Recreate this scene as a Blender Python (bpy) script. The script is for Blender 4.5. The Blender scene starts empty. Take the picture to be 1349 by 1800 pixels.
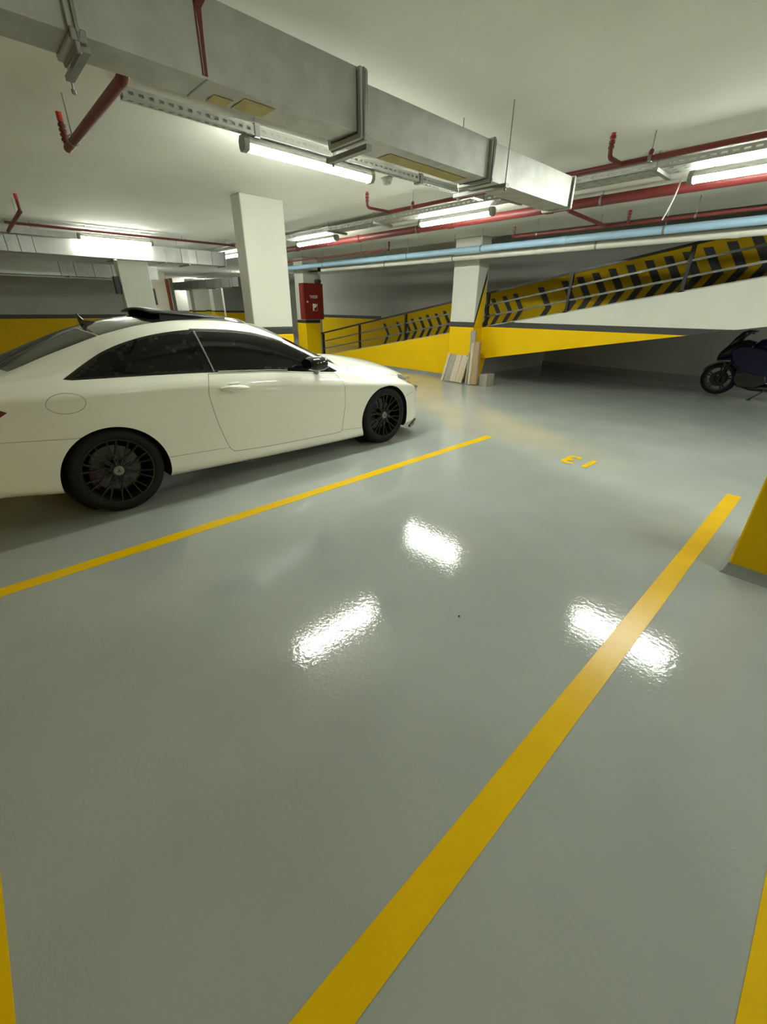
import bpy, bmesh, math, random
import numpy as np
from mathutils import Vector, Matrix
from mathutils.bvhtree import BVHTree
random.seed(7)
S = bpy.context.scene
C = S.collection
# ---------------------------------------------------------------- camera
CAM_H = 1.455
F_PX, PITCH, ROLL, YAW = 733.4, math.radians(26.12), math.radians(-.56), math.radians(46.62)
fw = Vector((-math.sin(YAW)*math.cos(PITCH), math.cos(YAW)*math.cos(PITCH), -math.sin(PITCH)))
rt = Vector((math.cos(YAW), math.sin(YAW), 0)); dn = fw.cross(rt)
r2 = rt*math.cos(ROLL)+dn*math.sin(ROLL); d2 = -rt*math.sin(ROLL)+dn*math.cos(ROLL)
cam = bpy.data.cameras.new('camera'); co = bpy.data.objects.new('camera', cam); C.objects.link(co)
Mx = Matrix((r2, -d2, -fw)).transposed().to_4x4(); Mx.translation = Vector((0, 0, CAM_H)); co.matrix_world = Mx
cam.sensor_fit = 'VERTICAL'; cam.sensor_height = 24; cam.lens = 24*F_PX/1800; cam.clip_start = .02; cam.clip_end = 200
S.camera = co
# ---------------------------------------------------------------- world, light level
w = bpy.data.worlds.new('world'); S.world = w; w.use_nodes = True
w.node_tree.nodes['Background'].inputs[0].default_value = (.02, .02, .018, 1)
w.node_tree.nodes['Background'].inputs[1].default_value = .2
TUBE = 26.0
S.view_settings.view_transform = 'Standard'; S.view_settings.look = 'None'
S.view_settings.exposure = 2.5; S.view_settings.gamma = 1; S.view_settings.use_curve_mapping = False

ZC = 2.70            # ceiling
# ---------------------------------------------------------------- materials
def lin(c):
    c = c/255
    return c/12.92 if c <= .04045 else ((c+.055)/1.055)**2.4
def rgb(r, g, b): return (lin(r), lin(g), lin(b), 1)
MATS = {}
def mat(name, col, rough=.5, metal=0., var=0., vscale=3., bump=0., bscale=40., coat=0., emit=0., col2=None, spec=.5, stretch=None, rvar=0., coat_rough=.03):
    if name in MATS: return MATS[name]
    m = bpy.data.materials.new(name); m.use_nodes = True; nt = m.node_tree; N = nt.nodes; L = nt.links
    b = N['Principled BSDF']
    b.inputs['Base Color'].default_value = col; b.inputs['Roughness'].default_value = rough; b.inputs['Metallic'].default_value = metal
    b.inputs['Specular IOR Level'].default_value = spec
    if coat: b.inputs['Coat Weight'].default_value = coat; b.inputs['Coat Roughness'].default_value = coat_rough
    tc = N.new('ShaderNodeTexCoord'); vec = tc.outputs['Object']
    if stretch:
        mp = N.new('ShaderNodeMapping'); mp.inputs['Scale'].default_value = stretch; L.new(vec, mp.inputs[0]); vec = mp.outputs[0]
    if var or col2 or rvar:
        nz = N.new('ShaderNodeTexNoise'); nz.inputs['Scale'].default_value = vscale; nz.inputs['Detail'].default_value = 5; L.new(vec, nz.inputs['Vector'])
        rp = N.new('ShaderNodeMapRange'); rp.inputs[1].default_value = .3; rp.inputs[2].default_value = .7; L.new(nz.outputs[0], rp.inputs[0])
        if var or col2:
            mx = N.new('ShaderNodeMix'); mx.data_type = 'RGBA'
            c2 = col2 if col2 else tuple(max(0, x*(1-var)) for x in col[:3])+(1,)
            mx.inputs[6].default_value = col; mx.inputs[7].default_value = c2
            L.new(rp.outputs[0], mx.inputs[0]); L.new(mx.outputs[2], b.inputs['Base Color'])
        if rvar:
            rr = N.new('ShaderNodeMapRange'); rr.inputs[3].default_value = rough; rr.inputs[4].default_value = rough+rvar
            L.new(rp.outputs[0], rr.inputs[0]); L.new(rr.outputs[0], b.inputs['Roughness'])
    if bump:
        n2 = N.new('ShaderNodeTexNoise'); n2.inputs['Scale'].default_value = bscale; n2.inputs['Detail'].default_value = 3; L.new(vec, n2.inputs['Vector'])
        bp = N.new('ShaderNodeBump'); bp.inputs['Strength'].default_value = bump; bp.inputs['Distance'].default_value = .01
        L.new(n2.outputs[0], bp.inputs['Height']); L.new(bp.outputs[0], b.inputs['Normal'])
    if emit:
        b.inputs['Emission Color'].default_value = col; b.inputs['Emission Strength'].default_value = emit
    MATS[name] = m
    return m
M_floor = mat('floor_epoxy', (.35, .375, .35, 1), .05, var=.14, vscale=1.3, bump=.07, bscale=48, rvar=.045, spec=.5)
M_ceil = mat('ceiling_paint', (.78, .785, .71, 1), .85, var=.10, vscale=.9, bump=.12, bscale=16)
M_white = mat('white_wall_paint', (.57, .575, .50, 1), .6, var=.06, vscale=2, bump=.06, bscale=60)
M_grey = mat('grey_wall_paint', (.43, .43, .39, 1), .7, var=.08, vscale=2, bump=.08, bscale=40)
M_yel = mat('yellow_wall_paint', (.74, .47, .002, 1), .5, spec=.12, var=.05, vscale=3, bump=.05, bscale=60)
M_blk = mat('black_band_paint', (.028, .028, .026, 1), .5)
M_cove = mat('cove_epoxy', (.24, .26, .25, 1), .16, var=.15, vscale=4, bump=.1, bscale=30)
M_line = mat('yellow_line_paint', (.74, .46, .001, 1), .25, spec=.2, var=.08, vscale=6, bump=.05, bscale=90)
M_galv = mat('galvanised_steel', (.45, .46, .43, 1), .43, .6, var=.16, vscale=9, bump=.04, bscale=7, rvar=.12)
M_galvd = mat('dull_steel', (.30, .30, .28, 1), .45, .8, var=.2, vscale=12)
M_foil = mat('crinkled_foil', (.40, .41, .39, 1), .38, .85, bump=.6, bscale=9, rvar=.1, vscale=6)
M_yelrefl = mat('painted_yellow_reflection', (.42, .34, .11, 1), .45, .3, var=.3, vscale=10)  # colour of yellow paint mirrored in the duct underside
M_red = mat('red_pipe_paint', (.16, .02, .017, 1), .5, var=.25, vscale=14)
M_redcap = mat('bright_red_cap', (.5, .03, .025, 1), .4)
M_blue = mat('pale_blue_pipe', (.30, .46, .60, 1), .42, var=.08, vscale=5)
M_wpipe = mat('white_pvc_pipe', (.60, .59, .52, 1), .42, var=.08, vscale=5)
M_rail = mat('dark_rail_steel', (.035, .033, .032, 1), .4, .5, var=.3, vscale=14)
M_railg = mat('grey_rail_steel', (.16, .16, .15, 1), .4, .5, var=.3, vscale=14)
M_conc = mat('ramp_concrete', (.30, .31, .29, 1), .5, var=.2, vscale=3, bump=.15, bscale=30)
M_hyd = mat('hydrant_red', (.17, .011, .008, 1), .4)
M_print = mat('white_print', (.75, .72, .66, 1), .5)
M_lampw = mat('lamp_housing', (.50, .51, .47, 1), .45)
M_lampcap = mat('lamp_end_cap', (.22, .22, .19, 1), .5)
M_tube = mat('lamp_diffuser', (.96, 1., .89, 1), .4, emit=TUBE)
M_dark = mat('dark_gap', (.006, .006, .006, 1), .8)
M_wood = mat('raw_timber', (.52, .45, .33, 1), .7, col2=(.40, .33, .23, 1), vscale=4, stretch=(14, 14, 1.2), bump=.15, bscale=9)
M_woodg = mat('weathered_timber', (.33, .31, .26, 1), .75, col2=(.22, .20, .16, 1), vscale=4, stretch=(14, 14, 1.2), bump=.15, bscale=9)
M_woodb = mat('brown_timber', (.36, .24, .13, 1), .7, col2=(.24, .17, .10, 1), vscale=4, stretch=(14, 14, 1.2), bump=.15, bscale=9)
M_cable = mat('white_cable', (.66, .64, .56, 1), .5)
M_green = mat('green_exit_lamp', (.05, .9, .25, 1), .4, emit=2.)

# ---------------------------------------------------------------- mesh helpers
class MB:
    def __init__(s): s.v = []; s.f = []
    def add(s, V, F):
        o = len(s.v); s.v += [tuple(p) for p in V]; s.f += [tuple(i+o for i in q) for q in F]; return s
    def box(s, x0, x1, y0, y1, z0, z1):
        V = [(x, y, z) for z in (z0, z1) for x, y in ((x0, y0), (x1, y0), (x1, y1), (x0, y1))]
        return s.add(V, [(3, 2, 1, 0), (4, 5, 6, 7), (0, 1, 5, 4), (1, 2, 6, 5), (2, 3, 7, 6), (3, 0, 4, 7)])
    def obox(s, c, u, v, wv, hu, hv, hw):
        c, u, v, wv = map(Vector, (c, u, v, wv)); V = []
        for k in (-1, 1):
            for i, j in ((-1, -1), (1, -1), (1, 1), (-1, 1)): V.append(c+u*hu*i+v*hv*j+wv*hw*k)
        return s.add(V, [(3, 2, 1, 0), (4, 5, 6, 7), (0, 1, 5, 4), (1, 2, 6, 5), (2, 3, 7, 6), (3, 0, 4, 7)])
    def bar(s, a, b, t, w2=None, up=(0, 0, 1)):
        a, b = Vector(a), Vector(b); d = (b-a); L = d.length; d.normalize(); u = Vector(up)
        if abs(d.dot(u)) > .98: u = Vector((1, 0, 0))
        p = d.cross(u).normalized(); q = p.cross(d).normalized()
        return s.obox((a+b)/2, p, q, d, t/2, (w2 or t)/2, L/2)
    def tube(s, pts, r, n=12, cap=True):
        P = [Vector(p) for p in pts]; R = r if isinstance(r, (list, tuple)) else [r]*len(P)
        rings = []; up = None
        for i, p in enumerate(P):
            d = (P[min(i+1, len(P)-1)]-P[max(i-1, 0)]).normalized()
            if up is None:
                up = Vector((0, 0, 1)) if abs(d.z) < .9 else Vector((1, 0, 0))
            a = d.cross(up).normalized(); up2 = a.cross(d).normalized(); up = up2
            rings.append([p+(a*math.cos(t)+up2*math.sin(t))*R[i] for t in [2*math.pi*k/n for k in range(n)]])
        V = [q for rg in rings for q in rg]; F = []
        for i in range(len(P)-1):
            for k in range(n):
                k2 = (k+1) % n; F.append((i*n+k, i*n+k2, (i+1)*n+k2, (i+1)*n+k))
        if cap: F.append(tuple(range(n-1, -1, -1))); F.append(tuple((len(P)-1)*n+k for k in range(n)))
        return s.add(V, F)
    def prism(s, poly, axis, a, b):
        # poly of 2-D points; axis 'x': (y,z), 'y': (x,z), 'z': (x,y)
        n = len(poly)
        def P3(p, t):
            return {'x': (t, p[0], p[1]), 'y': (p[0], t, p[1]), 'z': (p[0], p[1], t)}[axis]
        area = sum(poly[i][0]*poly[(i+1) % n][1]-poly[(i+1) % n][0]*poly[i][1] for i in range(n))
        if (area < 0) != (axis == 'y'): poly = poly[::-1]
        V = [P3(p, a) for p in poly]+[P3(p, b) for p in poly]
        F = [tuple(range(n-1, -1, -1)), tuple(range(n, 2*n))]+[(i, (i+1) % n, n+(i+1) % n, n+i) for i in range(n)]
        return s.add(V, F)
    def lathe(s, prof, axis='x', c=(0, 0, 0), n=32, closed=False):
        # prof: list of (t along axis, radius)
        V = []; F = []; m = len(prof)
        for t, r in prof:
            for k in range(n):
                a = 2*math.pi*k/n; ca, sa = math.cos(a)*r, math.sin(a)*r
                p = {'x': (t, ca, sa), 'y': (sa, t, ca), 'z': (ca, sa, t)}[axis]
                V.append((p[0]+c[0], p[1]+c[1], p[2]+c[2]))
        for i in range(m if closed else m-1):
            for k in range(n):
                k2 = (k+1) % n; i2 = (i+1) % m; F.append((i*n+k, i*n+k2, i2*n+k2, i2*n+k))
        if not closed:
            if prof[0][1] > 1e-6: F.append(tuple(range(n-1, -1, -1)))
            if prof[-1][1] > 1e-6: F.append(tuple((m-1)*n+k for k in range(n)))
        return s.add(V, F)
    def ell(s, c, rx, ry, rz, e=1., n=20, m=12):
        def pw(x): return math.copysign(abs(x)**e, x)
        V = []; F = []
        for i in range(m+1):
            ph = -math.pi/2+math.pi*i/m
            for k in range(n):
                th = 2*math.pi*k/n
                V.append((c[0]+rx*pw(math.cos(ph))*pw(math.cos(th)), c[1]+ry*pw(math.cos(ph))*pw(math.sin(th)), c[2]+rz*pw(math.sin(ph))))
        for i in range(m):
            for k in range(n): k2 = (k+1) % n; F.append((i*n+k, i*n+k2, (i+1)*n+k2, (i+1)*n+k))
        return s.add(V, F)
def finish(me, smooth=35):
    bm = bmesh.new(); bm.from_mesh(me); bmesh.ops.remove_doubles(bm, verts=bm.verts, dist=1e-6)
    bmesh.ops.recalc_face_normals(bm, faces=bm.faces)
    if smooth:
        for f in bm.faces: f.smooth = True
        for e in bm.edges:
            if len(e.link_faces) == 2 and e.calc_face_angle(0) > math.radians(smooth): e.smooth = False
    bm.to_mesh(me); bm.free()
def root_loc(p):
    v = Vector((0, 0, 0))
    while p is not None: v += p.location; p = p.parent
    return v
def obj(name, mb, m, parent=None, world=True, smooth=35, bevel=0., seg=2):
    """one mesh object; vertices given in world space unless world=False"""
    me = bpy.data.meshes.new(name)
    off = root_loc(parent) if (parent and world) else Vector((0, 0, 0))
    me.from_pydata([(v[0]-off.x, v[1]-off.y, v[2]-off.z) for v in mb.v], [], mb.f); me.update()
    finish(me, smooth); me.materials.append(m)
    o = bpy.data.objects.new(name, me); C.objects.link(o)
    if parent: o.parent = parent
    if bevel:
        b = o.modifiers.new('bevel', 'BEVEL'); b.width = bevel; b.segments = seg; b.limit_method = 'ANGLE'
    return o
def tag(o, label, cat, group=None):
    o['label'] = label; o['category'] = cat
    if group: o['group'] = group
    return o
def thing(name, label, cat, loc=(0, 0, 0), group=None, rz=0):
    o = bpy.data.objects.new(name, None); C.objects.link(o); o.location = loc; o.rotation_euler = (0, 0, rz); o.empty_display_size = .2
    return tag(o, label, cat, group)
def struct(name, mb, m, parent=None, **k):
    o = obj(name, mb, m, parent, **k)
    if parent is None: o['kind'] = 'structure'
    return o
def text_mb(txt, size, place):
    """flat lettering turned into a mesh; place maps (u, v, t) to a 3-D point"""
    cu = bpy.data.curves.new('lettering', 'FONT'); cu.body = txt; cu.size = size; cu.align_x = 'CENTER'; cu.extrude = .001; cu.offset = .012 if size > .3 else 0; cu.resolution_u = 3
    o = bpy.data.objects.new('lettering', cu); C.objects.link(o); bpy.context.view_layer.update()
    me = o.evaluated_get(bpy.context.evaluated_depsgraph_get()).to_mesh()
    mb = MB(); mb.add([place(v.co.x, v.co.y, v.co.z+.001) for v in me.vertices], [tuple(p.vertices) for p in me.polygons])
    o.to_mesh_clear(); bpy.data.objects.remove(o); bpy.data.curves.remove(cu)
    return mb
# ================================================================ SETTING
XL, XR, YB, YW = -33., 6.5, -1.25, 12.15
struct('floor', MB().box(XL, XR, YB-.2, 17, -.12, 0), M_floor, smooth=0)
# ramp: slope line of its kerb top, and soffit
def ztop(x): return .18+.173*(x+10.89)
def zbot(x): return .484+.172*(x+5.51)
YF = 8.1
struct('ceiling', MB().prism([(XL, YB), (XR, YB), (XR, YF), (-11.6, YF), (-11.6, YW), (-17, YW), (-17, 17), (XL, 17)], 'z', ZC, ZC+.25), M_ceil, smooth=0)
# soffit over the ramp well climbs with the ramp
struct('ceiling_ramp_well', MB().prism([(-11.6, ZC), (XR, ZC+.173*(XR+11.6)), (XR, ZC+.173*(XR+11.6)+.2), (-11.6, ZC+.25)], 'y', YF, YW+.2), M_ceil, smooth=0)
struct('wall_slab_edge', MB().prism([(-11.6, ZC+.01), (XR, ZC+.01), (XR, ZC+3.2), (-11.6, ZC+.25)], 'y', YF-.1, YF), M_grey, smooth=0)
# --- painted walls: white above, black band, yellow dado, grey cove at the floor, each its own piece
def dado_wall(name, x0, x1, y0, y1, z1, mw, face, zb0=1.05, zb1=1.15, cove=True):
    """face: which side is painted: '+x','-x','-y','+y'"""
    r = struct(name, MB().box(x0, x1, y0, y1, 0, z1), mw, smooth=0)
    e = .006
    def skin(za, zb, t):
        if face == '+x': return MB().box(x1, x1+t, y0, y1, za, zb)
        if face == '-x': return MB().box(x0-t, x0, y0, y1, za, zb)
        if face == '-y': return MB().box(x0, x1, y0-t, y0, za, zb)
        return MB().box(x0, x1, y1, y1+t, za, zb)
    obj('yellow_dado', skin(.08 if cove else 0, zb0, e), M_yel, r, smooth=0)
    obj('black_band', skin(zb0, zb1, e), M_blk, r, smooth=0)
    if cove: obj('floor_cove', skin(0, .08, .015), M_cove, r, smooth=0)
    return r
dado_wall('wall_left', -15.75, -15.5, YB, 4.6, ZC, M_grey, '+x', 1.1, 1.2)
dado_wall('wall_back', -15.5, XR, YB-.2, YB, ZC, M_white, '+y')
dado_wall('wall_right', XR, XR+.2, YB, YW, 5.6, M_white, '-x')
# long wall behind the ramp: bare grey; dado left of the ramp, chevron band along it
wr = struct('wall_ramp', MB().box(-17, XR, YW, YW+.25, 0, 6), M_grey, smooth=0)
obj('yellow_dado', MB().box(-17, -13.1, YW-.006, YW, .0, 1.04), M_yel, wr, smooth=0)
obj('black_band', MB().box(-17, -13.1, YW-.008, YW, 1.04, 1.15), M_blk, wr, smooth=0)
def zband(x): return 1.03+.163*(x+13.1)+.0
obj('yellow_chevron_band', MB().prism([(-13.1, zband(-13.1)-1.25), (XR, zband(XR)-1.35), (XR, zband(XR)+.12), (-13.1, zband(-13.1)+.02)], 'y', YW-.006, YW), M_yel, wr, smooth=0)
chev = [(-12.91, .89), (-12.21, .97), (-11.78, 1.07), (-11.45, 1.10), (-11.07, 1.15), (-10.73, 1.23), (-10.33, 1.28), (-9.97, 1.36), (-9.58, 1.42), (-9.2, 1.49), (-8.82, 1.56),
        (-8.47, 1.63), (-8.11, 1.72), (-7.72, 1.78), (-7.37, 1.84), (-6.6, 1.99), (-5.94, 2.12), (-5.55, 2.2), (-5.17, 2.28), (-4.79, 2.35), (-4.39, 2.41), (-4.0, 2.48), (-3.62, 2.54),
        (-3.27, 2.6), (-2.9, 2.66), (-2.51, 2.73), (-2.12, 2.79), (-1.72, 2.86), (-1.3, 2.93), (-.9, 3.0), (-.5, 3.06)]
for x, z in chev:
    k = .74 if x < -9.9 else (.82 if x < -7 else 1.); wd = .18*k
    obj('chevron_stripe', MB().prism([(x-wd/2, z), (x+wd/2, z+.01), (x+wd/2+.33*k, z-.49*k), (x+wd/2, z-1.05*k), (x-wd/2, z-1.06*k), (x-wd/2+.33*k, z-.5*k)], 'y', YW-.009, YW-.0055), M_blk, wr, smooth=0)
struct('baseboard_ramp_wall', MB().box(-6.2, XR, YW-.02, YW, 0, .1), M_cove, smooth=0)
# ramp slab and its kerb with paint bands
ramp = struct('ramp', MB().prism([(-11.8, -.02), (XR, ztop(XR)-.1), (XR, zbot(XR)), (-6.2, zbot(-6.2)), (-6.2, -.05), (-11.8, -.05)], 'y', YF+.2, YW), M_conc, smooth=0)
def kerb_piece(name, za, zb, m, x0=-11.9, x1=XR):
    xs = [x0+(x1-x0)*i/180 for i in range(181)]; lo = []; hi = []
    for x in xs:
        b = 0. if x < -5.62 else zbot(x)
        l = max(b, za); h_ = min(ztop(x), zb)
        if h_-l > .002: lo.append((x, l)); hi.append((x, h_))
    obj(name, MB().prism(lo+hi[::-1], 'y', YF, YF+.2), m, ramp, smooth=0)
kerb_piece('yellow_kerb', 0.06, 1.11, M_yel); kerb_piece('black_kerb_band', 1.11, 1.21, M_blk); kerb_piece('white_kerb', 1.21, 9, M_white)
obj('kerb_cap', MB().prism([(-11.6, ztop(-11.6)), (XR, ztop(XR)), (XR, ztop(XR)+.018), (-11.6, ztop(-11.6)+.018)], 'y', YF+.01, YF+.2), M_conc, ramp, smooth=0)
obj('floor_cove', MB().box(-11.2, -5.6, YF-.02, YF+.1, 0, .06), M_cove, ramp, smooth=0)
struct('wall_under_ramp', MB().box(-6.35, -6.18, YF+.2, YW, 0, zbot(-6.18)+.01), M_grey, smooth=0)
# --- far end of the hall
dado_wall('wall_far', -31.2, -31, 7, 17, ZC, M_white, '+x', 1.1, 1.2, cove=False)
struct('wall_far_lobby', MB().box(-21.2, -21, 4.6, 7.03, 0, ZC), mat('beige_wall_paint', (.52, .49, .38, 1), .7, var=.05), smooth=0)
struct('trim_far_post', MB().box(-20.99, -20.9, 7.0, 7.12, 0, 2.45), mat('brown_door_frame', (.16, .03, .015, 1), .6), smooth=0)
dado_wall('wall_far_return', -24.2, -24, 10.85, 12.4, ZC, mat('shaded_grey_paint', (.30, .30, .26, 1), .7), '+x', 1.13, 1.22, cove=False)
struct('wall_far_side', MB().box(XL, -16.9, 16.8, 17, 0, ZC), M_grey, smooth=0)
struct('wall_far_left', MB().box(XL, -21.2, 4.4, 4.6, 0, ZC), M_grey, smooth=0)
# ---------------------------------------------------------------- columns
def column(label, x0, x1, y0, y1, zy=1.1, zb=1.2, cove=.07, ztop_=ZC, m=M_white):
    t = thing('column', label, 'column', ((x0+x1)/2, (y0+y1)/2, 0), 'concrete columns of the garage')
    obj('white_shaft', MB().box(x0, x1, y0, y1, zb, ztop_), m, t, bevel=.012)
    obj('black_band', MB().box(x0-.002, x1+.002, y0-.002, y1+.002, zy, zb), M_blk, t, bevel=.012)
    obj('yellow_base', MB().box(x0-.002, x1+.002, y0-.002, y1+.002, 0, zy), M_yel, t, bevel=.012)
    if cove:
        mb = MB(); e = .03
        a = [(x0-.004, y0-.004), (x1+.004, y0-.004), (x1+.004, y1+.004), (x0-.004, y1+.004)]
        b = [(x0-e, y0-e), (x1+e, y0-e), (x1+e, y1+e), (x0-e, y1+e)]
        V = [(p[0], p[1], 0) for p in b]+[(p[0]*.6+q[0]*.4, p[1]*.6+q[1]*.4, .018) for p, q in zip(a, b)]+[(p[0], p[1], cove) for p in a]
        F = [(i+4*k, (i+1) % 4+4*k, (i+1) % 4+4*k+4, i+4*k+4) for k in (0, 1) for i in range(4)]+[(3, 2, 1, 0), (8, 9, 10, 11)]
        obj('floor_cove', mb.add(V, F), M_cove, t, bevel=.004)
    return t
column('slim yellow column foot with grey cove at the right edge, beside the wide yellow line', -.12, .15, 3.04, 3.64)
column('tall white column standing just behind the white coupe', -6.03, -5.78, 2.99, 3.6, 1.095, 1.187)
column('white column behind the coupe roof, under the left duct and its lit tube', -11.8, -11.54, 2.93, 3.55)
column('white column with the red fire cabinet hung on it', -11.85, -11.4, 7.55, 8.07, 1.02, 1.1, cove=0)
p2 = column('white and yellow column at the ramp with boards leaning on it', -6.22, -5.6, 7.8, 8.14, 1.1, 1.19)
# diagonal paint on the side of the ramp column, following the ramp
obj('yellow_side_paint', MB().prism([(7.802, 1.1), (8.098, 1.1), (8.098, 2.05), (7.802, 1.12)], 'x', -5.6, -5.595), M_yel, p2, smooth=0)
obj('black_side_stripe', MB().prism([(7.802, 1.1), (8.098, 1.98), (8.098, 2.16), (7.802, 1.21)], 'x', -5.597, -5.592), M_blk, p2, smooth=0)
for i, (x, y, l) in enumerate(((-27, 10.7, 'distant white column left of the pair far behind the coupe roof'), (-27, 11.85, 'distant white column right of the pair far behind the coupe roof'),
                               (-25, 9.0, 'distant white column beside the brown door frame far behind the coupe'))):
    column(l, x-.5, x, y-.3, y+.3, 1.12, 1.2, cove=0)
# ---------------------------------------------------------------- floor paint
def floor_quad(name, label, x0, x1, y0, y1, cat='parking line', grp='yellow parking lines'):
    n = 14; mb = MB()
    lo, hi = [], []
    L = (y1-y0) > (x1-x0)
    for i in range(n+1):
        t = i/n; j1, j2 = random.uniform(-.0015, .0015), random.uniform(-.0015, .0015)
        if L: lo.append((x0+j1, y0+(y1-y0)*t)); hi.append((x1+j2, y0+(y1-y0)*t))
        else: lo.append((x0+(x1-x0)*t, y0+j1)); hi.append((x0+(x1-x0)*t, y1+j2))
    mb.prism(lo+hi[::-1], 'z', .0, .0018)
    return tag(obj(name, mb, M_line, smooth=0), label, cat, grp)
floor_quad('parking_line', 'long yellow bay line on the floor beside the white coupe', -2.895, -2.795, -.45, 4.52)
floor_quad('parking_line', 'wide yellow bay line running from bottom centre toward the right column', -.383, -.281, -.45, 4.55)
floor_quad('parking_line', 'yellow bay line cut off by the bottom right corner', .309, .41, -.45, 3.0)
floor_quad('parking_line', 'yellow rear line across the bay at the bottom left corner', -5.45, -.55, -.47, -.366)
floor_quad('parking_line', 'yellow bay line on the far side of the white coupe', -5.48, -5.38, -.365, 4.5)
num = thing('bay_number', 'yellow number 13 painted upside down on the bay floor', 'floor number', (-1.64, 4.4, 0))
for ch, cx in (('1', -1.54), ('3', -1.74)):
    mb = text_mb(ch, .40, lambda u, v, t, cx=cx: (cx-u*.85, 4.55-v, .0015+t))
    obj('digit', mb, M_line, num, smooth=0)
# ================================================================ CEILING SERVICES
# tube lamps ------------------------------------------------------
def tube_light(label, c, axis, L=1.22, lit=True, wires=True):
    t = thing('tube_light', label, 'tube light', c, 'sealed fluorescent ceiling lamps')
    h = L/2
    def prof(pts):
        return [(p[0], p[1]) for p in pts]
    up = [(-.045, .0), (-.047, .02), (-.03, .045), (.03, .045), (.047, .02), (.045, .0)]
    dnp = [(-.043, .002), (-.044, -.014), (-.03, -.037), (0, -.046), (.03, -.037), (.044, -.014), (.043, .002)]
    ax = 'x' if axis == 'x' else 'y'
    obj('housing', MB().prism(up, ax, -h, h), M_lampw, t, world=False)
    obj('diffuser', MB().prism(dnp, ax, -h+.03, h-.03), M_tube if lit else M_lampw, t, world=False)
    ec = [(-.05, .02), (-.048, -.02), (-.03, -.046), (.03, -.046), (.048, -.02), (.05, .02), (.03, .05), (-.03, .05)]
    for s in (-1, 1):
        a = s*(h+.012); obj('end_cap', MB().prism(ec, ax, min(a, a-s*.042), max(a, a-s*.042)), M_lampcap, t, world=False)
    for s in ((-1, 1) if wires else ()):
        d = s*h*.72; p = (d, 0) if ax == 'x' else (0, d)
        obj('suspension_wire', MB().tube([(p[0], p[1], .044), (p[0], p[1], ZC-c[2])], .0025, 6), M_galvd, t, world=False)
    return t
ZL = 2.545
tube_light('lit tube lamp under the grey tray, between coupe and main duct', (-3.64, 2.6, 2.542), 'y', 1.27, wires=False)
tube_light('lit tube lamp above the left duct, near the white column', (-10.15, 2.67, 2.545), 'y')
for x, l in ((-11.0, 'far lit tube lamp half hidden behind the tall white column'), (-7.52, 'small lit tube lamp right of the tall white column'), (-4.31, 'lit tube lamp below the tray, left of the main duct end'),
             (-.965, 'lit tube lamp at the right edge, under the wide cable tray'), (2.28, 'lit tube lamp in the row beyond the right edge')):
    tube_light(l, (x, 5.33, ZL), 'x')
tube_light('added unseen tube lamp under the ramp soffit, far right of the motorcycle', (2.0, 10.2, zbot(2.0)-.12), 'y')  # unseen lamp added to lift the dark wall and floor under the ramp
tube_light('lit tube lamp beyond the right column, past the right edge', (2.9, 2.6, ZL), 'y')
for x, y, l in ((-18, 9.5, 'distant lit tube lamp above the far aisle behind the fire cabinet'), (-24.4, 9.6, 'distant lit tube lamp before the far columns'), (-29.2, 10.6, 'farthest lit tube lamp by the end wall'), (-19.2, 5.33, 'distant lit tube lamp near the beige lobby wall')):
    tube_light(l, (x, y, ZL), 'x')
# strut rail over the lamp near the duct ---------------------------
def perforated_strip(mb, axis, a0, a1, other, z0, z1, t, slot=.05, gap=.03, hgt=.4):
    """thin vertical strip with a row of real slots; axis 'x' or 'y', other = fixed coordinate"""
    zm0 = z0+(z1-z0)*(.5-hgt/2); zm1 = z0+(z1-z0)*(.5+hgt/2)
    def bx(a, b, c, d):
        if axis == 'x': mb.box(a, b, other, other+t, c, d)
        else: mb.box(other, other+t, a, b, c, d)
    bx(a0, a1, z0, zm0); bx(a0, a1, zm1, z1)
    a = a0
    while a < a1: bx(a, min(a+gap, a1), zm0, zm1); a += gap+slot
    return mb
def perforated_floor(mb, axis, a0, a1, b0, b1, z, t, slot=.05, gap=.05, hgt=.3):
    bm0 = b0+(b1-b0)*(.5-hgt/2); bm1 = b0+(b1-b0)*(.5+hgt/2)
    def bx(a, b, c, d):
        if axis == 'x': mb.box(a, b, c, d, z, z+t)
        else: mb.box(c, d, a, b, z, z+t)
    bx(a0, a1, b0, bm0); bx(a0, a1, bm1, b1); a = a0
    while a < a1: bx(a, min(a+gap, a1), bm0, bm1); a += gap+slot
    return mb
ra = thing('strut_rail', 'grey perforated strut rail carrying the lamp near the duct', 'cable rail', (-3.6, 1.16, 2.6))
mb = MB(); perforated_strip(mb, 'y', 1.16, 4.95, -3.575, 2.595, 2.65, .003, .03, .03, .3); perforated_strip(mb, 'y', 1.16, 4.95, -3.635, 2.595, 2.65, .003, .03, .03, .3)
obj('side_flange', mb, M_galv, ra, smooth=0)
obj('channel_floor', perforated_floor(MB(), 'y', 1.16, 4.95, -3.635, -3.572, 2.593, .003, .03, .03), M_galv, ra, smooth=0)
for y in (2.05, 3.85):
    obj('hanger_rod', MB().tube([(-3.6, y, 2.6), (-3.6, y, ZC)], .004, 6), M_galvd, ra)
    obj('hanger_bracket', MB().box(-3.65, -3.56, y-.02, y+.02, 2.58, 2.66), M_galvd, ra, smooth=0)
sd = thing('smoke_detector', 'round white smoke detector beside the lamp on the strut rail', 'detector', (-3.72, 3.52, 2.545))
obj('base', MB().lathe([(2.60, .05), (2.585, .052), (2.575, .05)], 'z', (-3.72, 3.52, 0), 24), M_lampw, sd)
obj('sensor_head', MB().lathe([(2.576, .042), (2.56, .042), (2.545, .034), (2.538, .012)], 'z', (-3.72, 3.52, 0), 24), M_lampw, sd)
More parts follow.
